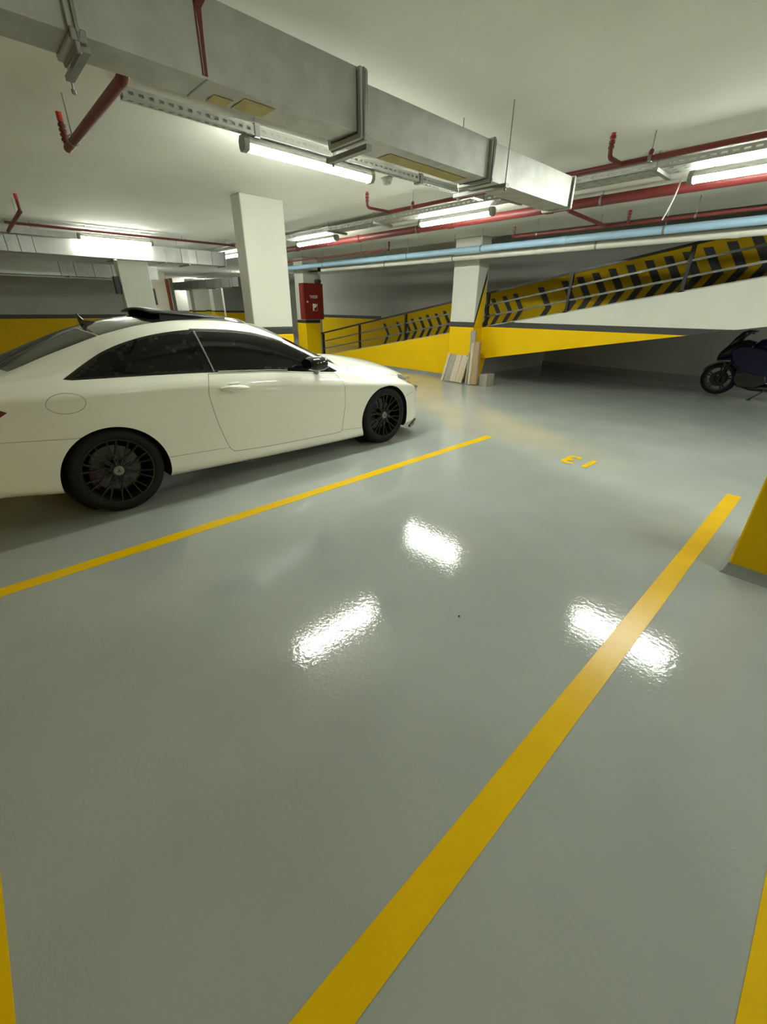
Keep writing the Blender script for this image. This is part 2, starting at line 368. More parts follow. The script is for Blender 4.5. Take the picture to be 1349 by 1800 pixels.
obj('mounting_plate', MB().box(-3.78, -3.6, 3.49, 3.55, 2.597, 2.603), M_galvd, sd, smooth=0)
# wide trays along the lamp row ------------------------------------
def tray(label, x0, x1, y0, y1, z, rods):
    t = thing('cable_tray', label, 'cable tray', (x0, y0, z))
    obj('near_side', perforated_strip(MB(), 'x', x0, x1, y0, z, z+.055, .003, .045, .03, .28), M_galv, t, smooth=0)
    obj('far_side', perforated_strip(MB(), 'x', x0, x1, y1, z, z+.055, .003, .045, .03, .28), M_galv, t, smooth=0)
    mb = MB(); w3 = (y1-y0)/3
    for k in range(3): perforated_floor(mb, 'x', x0, x1, y0+k*w3, y0+(k+1)*w3, z, .003, .035, .06, .22)
    obj('tray_floor', mb, M_galv, t, smooth=0)
    for x in rods:
        obj('cross_bar', MB().box(x-.02, x+.02, y0-.07, y1+.07, z-.03, z-.001), M_galvd, t, smooth=0)
        for y in (y0-.05, y1+.05): obj('hanger_rod', MB().tube([(x, y, z-.03), (x, y, ZC)], .004, 6), M_galvd, t)
    return t
tray('wide perforated cable tray over the row of lamps', -11.9, 4.5, 4.98, 5.24, 2.585, (-8.6, -6.6, -5.5, -3.3, -1.75, .3, 3.2))
cab = MB(); pts = []
for i in range(60):
    x = -11.5+16*i/59; pts.append((x, 5.11+.05*math.sin(i*.9), 2.606+.003*math.sin(i*1.7)))
tag(obj('cable', cab.tube(pts, .011, 6), M_cable), 'pale cable lying in the wide cable tray', 'cable')
pts = [(-1.63, 5.27, 2.575), (-1.632, 5.275, 2.55)]+[(-1.63-.06*t-.05*t*t, 5.28+.09*t, 2.55-.30*t) for t in [i/8 for i in range(1, 9)]]
tag(obj('loose_cable', MB().tube(pts, .0065, 8), M_cable), 'loose white cable end dangling from the tray beside the right lamp', 'cable')
# ---------------------------------------------------------------- ducts
def duct_run(t, sections, m=M_galv):
    """sections: list of (y0,y1,x0,x1,z0,z1)"""
    for (y0, y1, xa, xb, za, zb) in sections:
        mb = MB(); n = max(2, int((y1-y0)/.25)); V = []; F = []
        for i in range(n+1):
            y = y0+(y1-y0)*i/n; d = .004*math.sin(math.pi*i/n)
            V += [(xa+d, y, za), (xb, y, za-d*.6), (xb+d*.0, y, zb), (xa+d, y, zb)]
        for i in range(n):
            for k in range(4): F.append((i*4+k, i*4+(k+1) % 4, i*4+4+(k+1) % 4, i*4+4+k))
        F += [(3, 2, 1, 0), tuple(4*n+k for k in range(4))]
        obj('sheet_section', mb.add(V, F), m, t, smooth=20)
def flange(t, y, xa, xb, za, zb, w_=.035, d=.04, m=M_galv, name='flange'):
    mb = MB()
    mb.box(xa-w_, xb+w_, y-d/2, y+d/2, za-w_, za); mb.box(xa-w_, xb+w_, y-d/2, y+d/2, zb, zb+w_*.6)
    mb.box(xa-w_, xa, y-d/2, y+d/2, za, zb); mb.box(xb, xb+w_, y-d/2, y+d/2, za, zb)
    return obj(name, mb, m, t, smooth=0, bevel=.003)
du = thing('air_duct', 'large galvanised ventilation duct crossing the ceiling diagonally', 'duct', (-2.32, -1.2, 2.28))
duct_run(du, [(-1.2, .60, -2.40, -2.2, 2.292, 2.55), (.60, 1.885, -2.41, -2.2, 2.292, 2.545), (1.885, 3.075, -2.435, -2.2, 2.283, 2.497), (3.075, 4.33, -2.44, -2.2, 2.277, 2.492)])
flange(du, 1.885, -2.435, -2.195, 2.283, 2.53, .022, .05); flange(du, 1.885, -2.43, -2.198, 2.285, 2.525, .03, .012, M_galvd)
flange(du, 3.075, -2.44, -2.197, 2.279, 2.494, .018, .045); flange(du, 3.075, -2.44, -2.197, 2.279, 2.494, .026, .012, M_galvd)
flange(du, 4.335, -2.44, -2.198, 2.277, 2.492, .016, .03); flange(du, .60, -2.405, -2.198, 2.29, 2.548, .014, .05)
flange(du, .60, -2.405, -2.198, 2.29, 2.548, .024, .012, M_galvd)
for y, z in ((.62, 2.262), (1.93, 2.25), (3.14, 2.25)):
    obj('trapeze_bar', MB().box(-2.55, -2.08 if y > 2 else -2.185, y-.02, y+.02, z-.025, z) if y > .7 else MB().box(-2.5, -2.2, y-.014, y+.014, z-.012, z+.004), M_galvd, du, smooth=0)
    for x in (-2.105, -2.52):
        if y < 2 and x > -2.3: continue
        obj('hanger_rod', MB().tube([(x, y+.01, z-.035), (x, y+.01, ZC)], .004, 6), M_galvd, du)
        obj('nut', MB().tube([(x, y+.01, z-.04), (x, y+.01, z-.026)], .009, 6), M_galvd, du)
obj('coupling_clip', MB().box(-2.2, -2.175, .575, .625, 2.265, 2.30).box(-2.192, -2.178, .583, .6, 2.235, 2.27), M_galvd, du, smooth=0, bevel=.004)
for x0, x1, y0, y1 in ((-2.40, -2.31, 1.13, 1.22), (-2.385, -2.25, 1.245, 1.40), (-2.42, -2.30, 2.2, 2.95)):  # reflections of yellow paint, laid on the duct underside as thin coloured plates
    obj('yellow_reflection', MB().box(x0, x1, y0, y1, 2.2793 if y0 > 2 else 2.2883, 2.2806 if y0 > 2 else 2.2897), M_yelrefl, du, smooth=0)
obj('seam', MB().box(-2.41, -2.2, 1.05, 1.058, 2.289, 2.293), M_galvd, du, smooth=0)
# red streaks on the duct side
obj('red_streak', MB().prism([(1.015, 2.549), (1.10, 2.545), (1.068, 2.50), (1.063, 2.42), (1.06, 2.30), (1.048, 2.30), (1.05, 2.44), (1.046, 2.50)], 'x', -2.2, -2.1975).prism([(1.038, 2.52), (1.044, 2.52), (1.044, 2.3), (1.038, 2.3)], 'x', -2.2, -2.1975), M_red, du, smooth=0)
# left duct
dl = thing('air_duct', 'shiny segmented duct at the left under a lit lamp', 'duct', (-10.55, -1.2, 2.26))
ys = [-1.2, -.2, .59, 1.02, 1.2, 1.4, 3.55, 3.88, 4.2, 4.53, 4.83]
for a, b in zip(ys[:-1], ys[1:]): duct_run(dl, [(a+.004, b-.004, -10.75, -10.35, 2.258, 2.52)], M_foil)
for y in (3.55, 4.83): flange(dl, y, -10.75, -10.35, 2.258, 2.52, .018, .03)
for y in (.2, 2.6, 4.0):
    obj('trapeze_bar', MB().box(-10.85, -10.27, y-.02, y+.02, 2.215, 2.24), M_galvd, dl, smooth=0)
    for x in (-10.82, -10.3): obj('hanger_rod', MB().tube([(x, y, 2.215), (x, y, ZC)], .004, 6), M_galvd, dl)
# a second, farther one along the left wall
d3 = thing('air_duct', 'low silver duct along the left wall behind the shiny duct', 'duct', (-13.6, -1.2, 2.1))
ys = [-1.2, .1, .55, .85, 2.2, 2.5, 2.9, 3.3, 4.4]
for a, b in zip(ys[:-1], ys[1:]): duct_run(d3, [(a+.005, b-.005, -14.0, -13.6, 2.07, 2.36)], M_foil)
obj('cable_tray_below', MB().box(-13.72, -13.6, -1.2, 3.9, 2.02, 2.05), M_galvd, d3, smooth=0)
for y in (.3, 2.35, 4.0):
    obj('trapeze_bar', MB().box(-14.1, -13.5, y-.02, y+.02, 2.035, 2.065), M_galvd, d3, smooth=0)
    for x in (-14.07, -13.53): obj('hanger_rod', MB().tube([(x, y, 2.04), (x, y, ZC)], .004, 6), M_galvd, d3)
d4 = thing('air_duct', 'crinkled foil duct far away above the distant columns', 'duct', (-20, 9, 2.2))
V = MB()
for i in range(9):
    a = i/9; x0 = -24+7*a; x1 = -24+7*(i+1)/9-.03
    obj('foil_section', MB().box(x0, x1, 8.35, 8.75, 2.13, 2.45), M_foil, d4, smooth=0)
for x in (-23, -20, -17.5):
    obj('hanger_rod', MB().tube([(x, 8.33, 2.12), (x, 8.33, ZC)], .005, 6), M_galvd, d4); obj('trapeze_bar', MB().box(x-.02, x+.02, 8.3, 8.8, 2.1, 2.13), M_galvd, d4, smooth=0)
# steel channel by the left lamp
lc = thing('strut_rail', 'plain grey channel rail left of the lamp over the shiny duct', 'cable rail', (-10.15, -.9, 2.53))
obj('channel', MB().box(-10.19, -10.1, -.9, 2.02, 2.5, 2.585), M_galv, lc, smooth=0)
for y in (0, 1.4): obj('hanger_rod', MB().tube([(-10.15, y, 2.58), (-10.15, y, ZC)], .004, 6), M_galvd, lc)
# ---------------------------------------------------------------- pipes
def pipe_run(name, label, cat, x0, x1, y, z, r, m, hang=(), couplings=(), extra_r=.008, cm=None):
    t = thing(name, label, cat, (x0, y, z))
    obj('pipe', MB().tube([(x0, y, z), ((x0+x1)/2, y, z), (x1, y, z)], r, 16), m, t)
    for x in couplings: obj('coupling', MB().tube([(x-.045, y, z), (x+.045, y, z)], r+extra_r, 16), cm or m, t)
    for x in hang:
        obj('pipe_clamp', MB().lathe([(-.012, r+.001), (-.012, r+.006), (.012, r+.006), (.012, r+.001)], 'x', (x, y, z), 18, closed=True), M_galvd, t)
        obj('hanger_rod', MB().tube([(x, y, z+r), (x, y, ZC)], .004, 6), M_galvd, t)
    return t
def arc(p, c, q, n=5):
    p, c, q = Vector(p), Vector(c), Vector(q)
    return [p*(1-t)**2+c*2*t*(1-t)+q*t*t for t in [i/n for i in range(n+1)]]
def sprinkler(t, x, y, z, dy, up, r=.018):
    """branch off the pipe toward -y/+y, elbow, riser with capped head"""
    e = .04 if dy < 0 else -.04
    pts = [(x, y, z)]+arc((x, y+dy+e, z), (x, y+dy, z), (x, y+dy, z+.04))+[(x, y+dy, z+up-.05)]
    obj('branch', MB().tube(pts, r, 10), M_red, t)
    for k in range(3): obj('fitting', MB().tube([(x, y+dy, z+.055+k*.03), (x, y+dy, z+.073+k*.03)], r+.006, 10), M_red, t)
    obj('sprinkler_cap', MB().tube([(x, y+dy, z+up-.05), (x, y+dy, z+up)], r*1.05, 10), M_redcap, t)
pd = pipe_run('sprinkler_pipe', 'thin red sprinkler pipe with upright heads crossing below the main duct', 'pipe', -4.59, 5.5, 4.39, 2.53, .02, M_red, hang=(-4.19, -1.62, 1.2))
sprinkler(pd, -4.59, 4.39, 2.53, -.37, .15, .015); sprinkler(pd, -1.84, 4.39, 2.53, -.24, .15, .017)
for x in (-4.19, -1.62): obj('clevis', MB().ell((x, 4.39, 2.565), .02, .02, .026), M_red, pd)
pe = pipe_run('sprinkler_main', 'thick red sprinkler main running behind the row of lamps', 'pipe', -11.8, 5.5, 6.0, 2.61, .052, M_red, hang=(-8, -5.6, -2.65, .5), couplings=(-9.2, -7.1, -4.9, -3.3, -.6))
pf = pipe_run('sprinkler_pipe', 'thin red sprinkler pipe just above the pale blue pipe', 'pipe', -4.42, 5.5, 7.0, 2.495, .02, M_red, hang=(-4.0, -1.9, .4))
sprinkler(pf, -4.41, 7.0, 2.495, -.0, .14, .015); sprinkler(pf, -2.66, 7.0, 2.495, -.06, .14, .017)
obj('cross_branch', MB().tube([(-3.05, 6.0, 2.56), (-2.98, 6.98, 2.5)], .022, 10), M_red, pf)
pf2 = pipe_run('sprinkler_pipe', 'short red sprinkler pipe behind the tall white column', 'pipe', -11.3, -7.32, 7.0, 2.53, .018, M_red, hang=(-10, -8.2))
sprinkler(pf2, -7.32, 7.0, 2.53, -.0, .14, .014)
pipe_run('drain_pipe', 'pale blue pipe running along the ramp front', 'pipe', -11.8, 5.5, 7.12, 2.395, .05, M_blue, hang=(-9.8, -6.9, -5.1, -2.25, .6), couplings=(-8.3, -3.6, -.9), extra_r=.005)
pipe_run('drain_pipe', 'off-white plastic pipe below the pale blue one', 'pipe', -10.2, 5.5, 7.36, 2.315, .05, M_wpipe, hang=(-7.8, -5.9, -3.2, -.2), couplings=(-6.4, -4.1, -1.5), extra_r=.006)
# red sprinkler drop behind the duct at top left
ps = thing('sprinkler_pipe', 'red sprinkler pipe with capped riser at upper left, behind the duct', 'pipe', (-4.32, .955, 2.45))
obj('pipe', MB().tube([(-4.32, .955, 2.45), (-3.6, .955, 2.45), (-2.93, .955, 2.45)], .026, 14), M_red, ps)
obj('elbow', MB().tube(arc((-2.93, .955, 2.45), (-2.86, .955, 2.45), (-2.86, .955, 2.52))+[(-2.86, .955, ZC)], .028, 14), M_red, ps)
obj('riser', MB().tube(arc((-4.29, .955, 2.45), (-4.33, .955, 2.445), (-4.33, .955, 2.5))+[(-4.33, .955, 2.6)], .017, 10), M_red, ps)
for k in range(4): obj('fitting', MB().tube([(-4.33, .955, 2.49+k*.027), (-4.33, .955, 2.505+k*.027)], .024, 10), M_red, ps)
obj('sprinkler_cap', MB().tube([(-4.33, .955, 2.6), (-4.33, .955, 2.65)], .019, 10), M_redcap, ps)
obj('hanger_ring', MB().lathe([(-.008, .027), (-.008, .033), (.008, .033), (.008, .027)], 'x', (-4.12, .955, 2.455), 18, closed=True), M_galvd, ps)
obj('hanger_rod', MB().tube([(-4.12, .955, 2.488), (-4.12, .955, ZC)], .004, 6), M_galvd, ps)
ps2 = thing('sprinkler_pipe', 'brownish red sprinkler pipe with riser at the far left edge', 'pipe', (-7.8, 1.016, 2.5))
obj('pipe', MB().tube([(-9.95, 1.06, 2.5), (-9, 1.04, 2.5), (-7.8, 1.016, 2.5)], .024, 12), M_red, ps2)
obj('riser', MB().tube(arc((-7.82, 1.016, 2.5), (-7.78, 1.016, 2.5), (-7.78, 1.016, 2.54))+[(-7.78, 1.016, 2.62)], .017, 10), M_red, ps2)
obj('sprinkler_cap', MB().tube([(-7.78, 1.016, 2.62), (-7.78, 1.016, 2.68)], .02, 10), M_redcap, ps2)
obj('hanger_rod', MB().tube([(-8.2, 1.02, 2.5), (-8.2, 1.02, ZC)], .004, 6), M_galvd, ps2)
ps3 = thing('sprinkler_pipe', 'thin dark red pipe running above the left lamp along the ceiling', 'pipe', (-9.75, 1.1, 2.58))
obj('pipe', MB().tube([(-9.95, 1.05, 2.62), (-9.95, 3, 2.62), (-9.95, 4.9, 2.62)], .02, 12), M_red, ps3)
for y in (2.15, 2.9, 3.8, 4.7): obj('hanger_rod', MB().tube([(-9.95, y, 2.62), (-9.95, y, ZC)], .004, 6), M_galvd, ps3)
# ---------------------------------------------------------------- ramp railing
rg = thing('ramp_railing', 'dark steel railing with two mid rails along the ramp edge', 'railing', (-11.4, YF+.1, 0))
YR = YF+.06
def rail_z(x, h): return ztop(x)+h
posts = (-11.4, -9.67, -7.9, -5.55, -3.86, -2.12, -.4, 1.3)
for x in posts:
    h_ = .62
    obj('post', MB().box(x-.025, x+.025, YR-.025, YR+.025, ztop(x), ztop(x)+h_), M_rail, rg, smooth=0)
    obj('base_plate', MB().box(x-.05, x+.05, YR-.05, YR+.05, ztop(x)+.0, ztop(x)+.02), M_rail, rg, smooth=0)
for h_, t_, m in ((.62, .035, M_rail), (.41, .03, M_railg), (.20, .03, M_railg)):
    obj('top_rail' if h_ > .6 else 'mid_rail', MB().bar((-11.55 if h_ > .6 else -11.4, YR, rail_z(-11.4, h_)), (2.2, YR, rail_z(2.2, h_)), t_), m, rg, smooth=0)
# ---------------------------------------------------------------- fire cabinet
hc = thing('fire_cabinet', 'red fire hose cabinet mounted on the column by the ramp start', 'fire cabinet', (-11.3, 7.74, 1.12))
obj('body', MB().box(-11.4, -11.22, 7.39, 8.09, 1.12, 2.05), M_hyd, hc, smooth=0, bevel=.008)
dr = obj('door', MB().box(-11.218, -11.2, 7.41, 8.07, 1.14, 2.03), M_hyd, hc, smooth=0, bevel=.006)
obj('lettering', text_mb('YANGIN', .115, lambda u, v, t: (-11.2+t, 7.74+u*.62, 1.67+v)), M_print, dr, smooth=0)
obj('lock', MB().lathe([(-11.2, .03), (-11.19, .03), (-11.185, .02)], 'x', (0, 7.52, 1.58), 16), M_galv, dr)
mb = MB(); e = .002
for (a, b, c, d) in ((7.70, 7.735, 1.36, 1.53), (7.735, 7.80, 1.43, 1.53), (7.82, 7.845, 1.48, 1.52), (7.80, 7.83, 1.46, 1.485), (7.70, 7.86, 1.35, 1.355), (7.855, 7.86, 1.35, 1.54), (7.695, 7.7, 1.35, 1.54)):
    mb.box(-11.2, -11.198, a, b, c, d)
obj('hose_pictogram', mb, M_print, dr, smooth=0)
tag(obj('alarm_horn', MB().ell((-11.3, 7.98, 2.115), .07, .1, .05, .7).box(-11.35, -11.25, 7.9, 8.06, 2.0605, 2.08), M_blk), 'small dark alarm unit on top of the red fire cabinet', 'alarm')
ex = thing('exit_sign', 'small dark sign with a green light beside the fire cabinet column', 'exit sign', (-12.0, 7.4, 2.1))
obj('casing', MB().box(-12.06, -11.92, 7.36, 7.44, 2.02, 2.32), M_blk, ex, smooth=0, bevel=.006)
obj('green_light', MB().box(-11.99, -11.93, 7.353, 7.362, 2.18, 2.27), M_green, ex, smooth=0)
obj('bracket', MB().box(-12.05, -11.85, 7.43, 7.56, 2.27, 2.3), M_galvd, ex, smooth=0)
wd = tag(obj('wall_bracket', MB().box(-11.4, -10.9, 7.76, 7.8, 2.33, 2.36).box(-10.94, -10.9, 7.74, 7.82, 2.33, 2.45), M_rail, smooth=0), 'dark bracket arm high on the fire cabinet column', 'bracket')
for y, z, l in ((2.86, 1.83, 'small black box on the left flank of the column behind the coupe roof'), (3.62, 1.62, 'narrow black strip on the right flank of the column behind the coupe roof')):
    tag(obj('junction_box', MB().box(-11.72, -11.6, y-.05 if y < 3 else y-.07, y+.06 if y < 3 else y, z-.16, z+.18), M_blk, smooth=0, bevel=.01), l, 'junction box')
# ---------------------------------------------------------------- timber by the column
def board(label, x, y, wd_, th, L, lean, tilt, m, yaw=0.):
    t = obj('timber_board', MB().box(-wd_/2, wd_/2, -th/2, th/2, 0, L), m, world=False, smooth=0, bevel=.003)
    t.rotation_euler = (-lean, tilt, yaw); t.location = (x, y, .004+th/2*abs(math.sin(lean))+wd_/2*abs(math.sin(tilt)))
    return tag(t, label, 'board', 'boards leaning on the ramp column')
board('leftmost pale board of the short stack leaning on the ramp column', -6.13, 7.55, .06, .04, .57, .30, .05, M_wood)
board('grey brown board second from the left in the short stack', -6.015, 7.56, .15, .03, .57, .29, .05, M_woodg)
board('widest pale board in the middle of the short stack', -5.855, 7.56, .15, .035, .57, .29, .05, M_wood)
board('narrow pale board fourth from the left in the short stack', -5.715, 7.56, .11, .035, .57, .29, .05, M_wood)
board('thin pale board closing the short stack on the right', -5.63, 7.555, .045, .035, .55, .29, .05, M_wood)
board('tallest grey board leaning on the ramp column', -5.48, 7.71, .12, .035, 1.04, .045, -.07, M_woodg)
board('thin bluish grey board between the short stack and brown board', -5.49, 7.57, .04, .035, .62, .19, -.10, M_woodg)
board('brown timber post leaning right of the tallest board', -5.305, 7.59, .14, .07, .83, .15, -.11, M_woodb)
board('narrow pale board left of the brown timber post', -5.415, 7.565, .06, .03, .82, .17, -.11, M_wood)
bl = thing('timber_block', 'short grey wooden block on the floor right of the boards', 'wood block', (-5.13, 7.75, 0))
for i in range(2): obj('block_half', MB().box(-5.24+i*.1, -5.145+i*.1, 7.66, 7.92, 0, .225+.012*i), M_woodg, bl, smooth=0, bevel=.004)
tag(obj('floor_drain', MB().lathe([(0, .09), (.003, .088)], 'z', (-7.0, 7.3, 0), 24), M_galvd), 'small dark drain cover in the floor before the ramp', 'drain')
tag(obj('pebble', MB().ell((-.98, 1.48, .003), .006, .004, .0035, 1, 8, 5), M_dark), 'tiny dark speck of grit on the bare bay floor', 'grit')
# ================================================================ WHITE COUPE
def pchip(xs, ys, x):
    xs = np.asarray(xs, float); ys = np.asarray(ys, float); x = np.asarray(x, float)
    h = np.diff(xs); d = np.diff(ys)/h; m = np.zeros_like(xs)
    for i in range(1, len(xs)-1):
        if d[i-1]*d[i] > 0:
            w1, w2 = 2*h[i]+h[i-1], h[i]+2*h[i-1]; m[i] = (w1+w2)/(w1/d[i-1]+w2/d[i])
    m[0], m[-1] = d[0], d[-1]
    i = np.clip(np.searchsorted(xs, x)-1, 0, len(xs)-2); t = (x-xs[i])/h[i]
    return (2*t**3-3*t**2+1)*ys[i]+(t**3-2*t**2+t)*h[i]*m[i]+(-2*t**3+3*t**2)*ys[i+1]+(t**3-t**2)*h[i]*m[i+1]
def tab(*p): return [a for a, b in p], [b for a, b in p]
T_w = tab((-2.48, .60), (-2.45, .70), (-2.36, .795), (-2.15, .855), (-1.9, .878), (-1.4, .893), (-.9, .884), (0, .878), (.8, .881), (1.38, .892), (1.65, .880), (1.85, .845), (2.0, .775), (2.1, .67), (2.17, .52), (2.2, .38))
T_zb = tab((-2.48, .42), (-2.44, .36), (-2.3, .31), (-2.0, .28), (-1.7, .23), (-1, .185), (1, .135), (1.8, .14), (2.05, .16), (2.15, .19), (2.2, .24))
T_cr = tab((-2.48, .80), (-2.2, .875), (-1.55, .885), (-.78, .862), (-.27, .815), (.19, .773), (.72, .72), (1.3, .67), (1.8, .60), (2.05, .55), (2.2, .48))
T_bz = tab((-2.48, .86), (-2.4, .92), (-2.3, .955), (-1.9, .995), (-1.54, 1.0), (-1.0, .98), (-.56, .965), (0, .93), (.3, .90), (.68, .862), (.86, .838), (1.2, .79), (1.65, .715), (1.85, .665), (2.0, .62), (2.1, .585), (2.2, .52))
T_bx = tab((-2.48, .55), (-2.4, .66), (-2.3, .73), (-1.9, .795), (-1.5, .818), (-1, .832), (0, .838), (.7, .828), (1.2, .80), (1.65, .765), (1.85, .725), (2.0, .65), (2.1, .55), (2.17, .42), (2.2, .29))
T_rx = tab((-2.48, .48), (-2.3, .64), (-1.95, .715), (-1.7, .705), (-1.54, .70), (-1.09, .692), (-.6, .685), (-.1, .688), (.12, .695), (.35, .71), (.53, .728), (.7, .745), (.86, .75), (1.2, .715), (1.65, .68), (1.85, .64), (2.0, .57), (2.1, .48), (2.2, .25))
T_rz = tab((-2.48, .88), (-2.3, .975), (-1.95, 1.012), (-1.7, 1.035), (-1.54, 1.065), (-1.37, 1.115), (-1.25, 1.165), (-1.09, 1.218), (-.88, 1.264), (-.6, 1.291), (-.3, 1.278), (-.1, 1.252), (.12, 1.195), (.35, 1.10), (.53, 1.012), (.7, .93), (.86, .872), (1.2, .832), (1.65, .765), (1.85, .715), (2.0, .665), (2.1, .62), (2.2, .54))
T_gx = tab((-2.48, .40), (-2.3, .56), (-1.95, .625), (-1.79, .60), (-1.57, .588), (-1.2, .58), (-.6, .58), (-.3, .585), (-.11, .60), (.16, .615), (.39, .635), (.65, .66), (.8, .668), (.95, .655), (1.2, .59), (1.65, .55), (1.85, .51), (2.0, .46), (2.1, .38), (2.2, .2))
T_gz = tab((-2.48, .895), (-2.3, .995), (-1.95, 1.025), (-1.86, 1.035), (-1.79, 1.055), (-1.57, 1.136), (-1.39, 1.196), (-1.22, 1.25), (-1.12, 1.276), (-.88, 1.323), (-.62, 1.344), (-.44, 1.343), (-.28, 1.332), (-.11, 1.305), (.16, 1.218), (.39, 1.11), (.65, .985), (.8, .92), (.9, .893), (1.0, .888), (1.2, .878), (1.65, .81), (1.85, .755), (2.0, .70), (2.1, .65), (2.2, .56))
T_cz = tab((-2.48, .91), (-2.4, .985), (-2.2, 1.03), (-1.95, 1.052), (-1.88, 1.062), (-1.79, 1.096), (-1.56, 1.188), (-1.25, 1.297), (-.97, 1.358), (-.6, 1.388), (-.3, 1.388), (0, 1.358), (.2, 1.302), (.4, 1.222), (.6, 1.128), (.8, 1.03), (.93, .968), (.99, .958), (1.2, .945), (1.4, .92), (1.65, .872), (1.85, .815), (2.0, .752), (2.1, .69), (2.2, .58))
def car_section(y):
    f = lambda T: float(pchip(T[0], T[1], y))
    W, zb, zc_, bx, bz, rx, rz, gx, gz, cz = map(f, (T_w, T_zb, T_cr, T_bx, T_bz, T_rx, T_rz, T_gx, T_gz, T_cz))
    # wheel-arch flare
    fl = .010*(math.exp(-((y-1.38)/.42)**2)+math.exp(-((y+1.38)/.42)**2))
    low = max(zb+.13, min(.36, zc_-.15)); mid = (low+zc_)/2
    A = [(0, zb+.01), (W*.78, zb+.005), (W*.945, zb+.012)]
    B = [(W*.945, zb+.012), (W*.975, zb+.06), (W*.972+fl, low), (W*.982+fl, mid), (W*.981+fl, mid+(zc_-mid)*.62), (W*.983+fl*.8, zc_-.03), (W+fl*.6, zc_)]
    D = [(W+fl*.6, zc_), (W*.9955+fl*.3, zc_+.03), ((W*.62+bx*.38)+.002, zc_+(bz-zc_)*.55), (bx, bz), ((bx+rx)/2+.016, (bz+rz)/2), (rx, rz), (rx*.45+gx*.55+.004, rz*.42+gz*.58+.003), (gx, gz),
         (gx*.62, gz+(cz-gz)*.60), (gx*.3, gz+(cz-gz)*.90), (0, cz)]
    out = []
    for seg, n in ((A, 6), (B, 18), (D, 44)):
        P = np.array(seg); s = np.concatenate([[0], np.cumsum(np.maximum(np.hypot(*np.diff(P, axis=0).T), 1e-5))])
        t = np.linspace(0, s[-1], n+1)
        if seg is A: xs, zs = np.interp(t, s, P[:, 0]), np.interp(t, s, P[:, 1])
        else: xs, zs = pchip(s, P[:, 0], t), pchip(s, P[:, 1], t)
        q = list(zip(xs, zs)); out += q if not out else q[1:]
    return out
def car_body_mesh():
    ys = list(np.linspace(-2.48, -2.3, 9))+list(np.linspace(-2.3, 1.85, 126))[1:]+list(np.linspace(1.85, 2.2, 20))[1:]
    V = []; F = []; n = None
    for y in ys:
        h_ = car_section(y); lp = [(x, z) for x, z in h_]+[(-x, z) for x, z in h_[-2:0:-1]]
        n = len(lp); V += [(x, y, z) for x, z in lp]
    for i in range(len(ys)-1):
        for k in range(n): k2 = (k+1) % n; F.append((i*n+k, (i+1)*n+k, (i+1)*n+k2, i*n+k2))
    F.append(tuple(range(n))); F.append(tuple((len(ys)-1)*n+k for k in range(n-1, -1, -1)))
    return V, F
def mk(name, V, F):
    me = bpy.data.meshes.new(name); me.from_pydata(V, [], F); me.update()
    bm = bmesh.new(); bm.from_mesh(me); bmesh.ops.triangulate(bm, faces=[f for f in bm.faces if len(f.verts) > 4]); bmesh.ops.recalc_face_normals(bm, faces=bm.faces); bm.to_mesh(me); bm.free()
    return me
def boolean(a, b, op):
    oa = bpy.data.objects.new('a', a); ob = bpy.data.objects.new('b', b); C.objects.link(oa); C.objects.link(ob)
    r = None
    for solver in ('MANIFOLD', 'EXACT'):
        md = oa.modifiers.new('b', 'BOOLEAN'); md.object = ob; md.operation = op
        try: md.solver = solver
        except Exception: oa.modifiers.remove(md); continue
        dg = bpy.context.evaluated_depsgraph_get(); dg.update()
        r = bpy.data.meshes.new_from_object(oa.evaluated_get(dg)); oa.modifiers.remove(md)
        if len(r.polygons): break
    bpy.data.objects.remove(oa); bpy.data.objects.remove(ob)
    return r
def pm(poly, axis, a, b):
    mb = MB().prism(list(poly), axis, a, b); return mk('cut', mb.v, mb.f)
def inset(poly, g):
    n = len(poly); A = sum(poly[i][0]*poly[(i+1) % n][1]-poly[(i+1) % n][0]*poly[i][1] for i in range(n)); s = 1 if A > 0 else -1
    out = []
    for i in range(n):
        p, q, r = Vector(poly[i-1]), Vector(poly[i]), Vector(poly[(i+1) % n])
        a = (q-p).normalized(); b = (r-q).normalized(); na = Vector((-a.y, a.x))*s; nb = Vector((-b.y, b.x))*s
        k = na+nb; k = k/max(k.dot(na)*1., .35) if k.length > 1e-6 else na
        out.append((q.x+k.x*g, q.y+k.y*g))
    return out
def smooth_poly(pts, n=4):
    """closed Catmull-Rom through pts; points given as (a,b,'c') stay corners"""
    N_ = len(pts); out = []
    for i in range(N_):
        p0, p1, p2_, p3 = [Vector(pts[(i+k) % N_][:2]) for k in (-1, 0, 1, 2)]
        if len(pts[i]) > 2: p0 = p1
        if len(pts[(i+1) % N_]) > 2: p3 = p2_
        for k in range(n):
            t = k/n; q = .5*((2*p1)+(p2_-p0)*t+(2*p0-5*p1+4*p2_-p3)*t*t+(3*p1-p0-3*p2_+p3)*t**3); out.append((q.x, q.y))
    return out
M_car = mat('car_white_paint', (.79, .79, .69, 1), .35, coat=1., var=.02, vscale=4)
M_glass = mat('tinted_glass', (.004, .0045, .004, 1), .04, spec=.6)
M_gloss = mat('gloss_black', (.006, .006, .006, 1), .08, coat=.6)
M_roofg = mat('dark_roof_glass', (.028, .028, .026, 1), .12, coat=1.)
M_chrome = mat('trim_metal', (.55, .55, .52, 1), .25, .9)
M_tyre = mat('tyre_rubber', (.008, .008, .0075, 1), .75, spec=.3, bump=.05, bscale=120)
M_rim = mat('black_rim', (.013, .013, .013, 1), .33, .3)
M_disc = mat('brake_disc', (.10, .10, .095, 1), .4, .9)
M_calp = mat('red_caliper', (.035, .003, .003, 1), .5)
M_cap = mat('hub_cap_grey', (.22, .22, .20, 1), .35, .6)
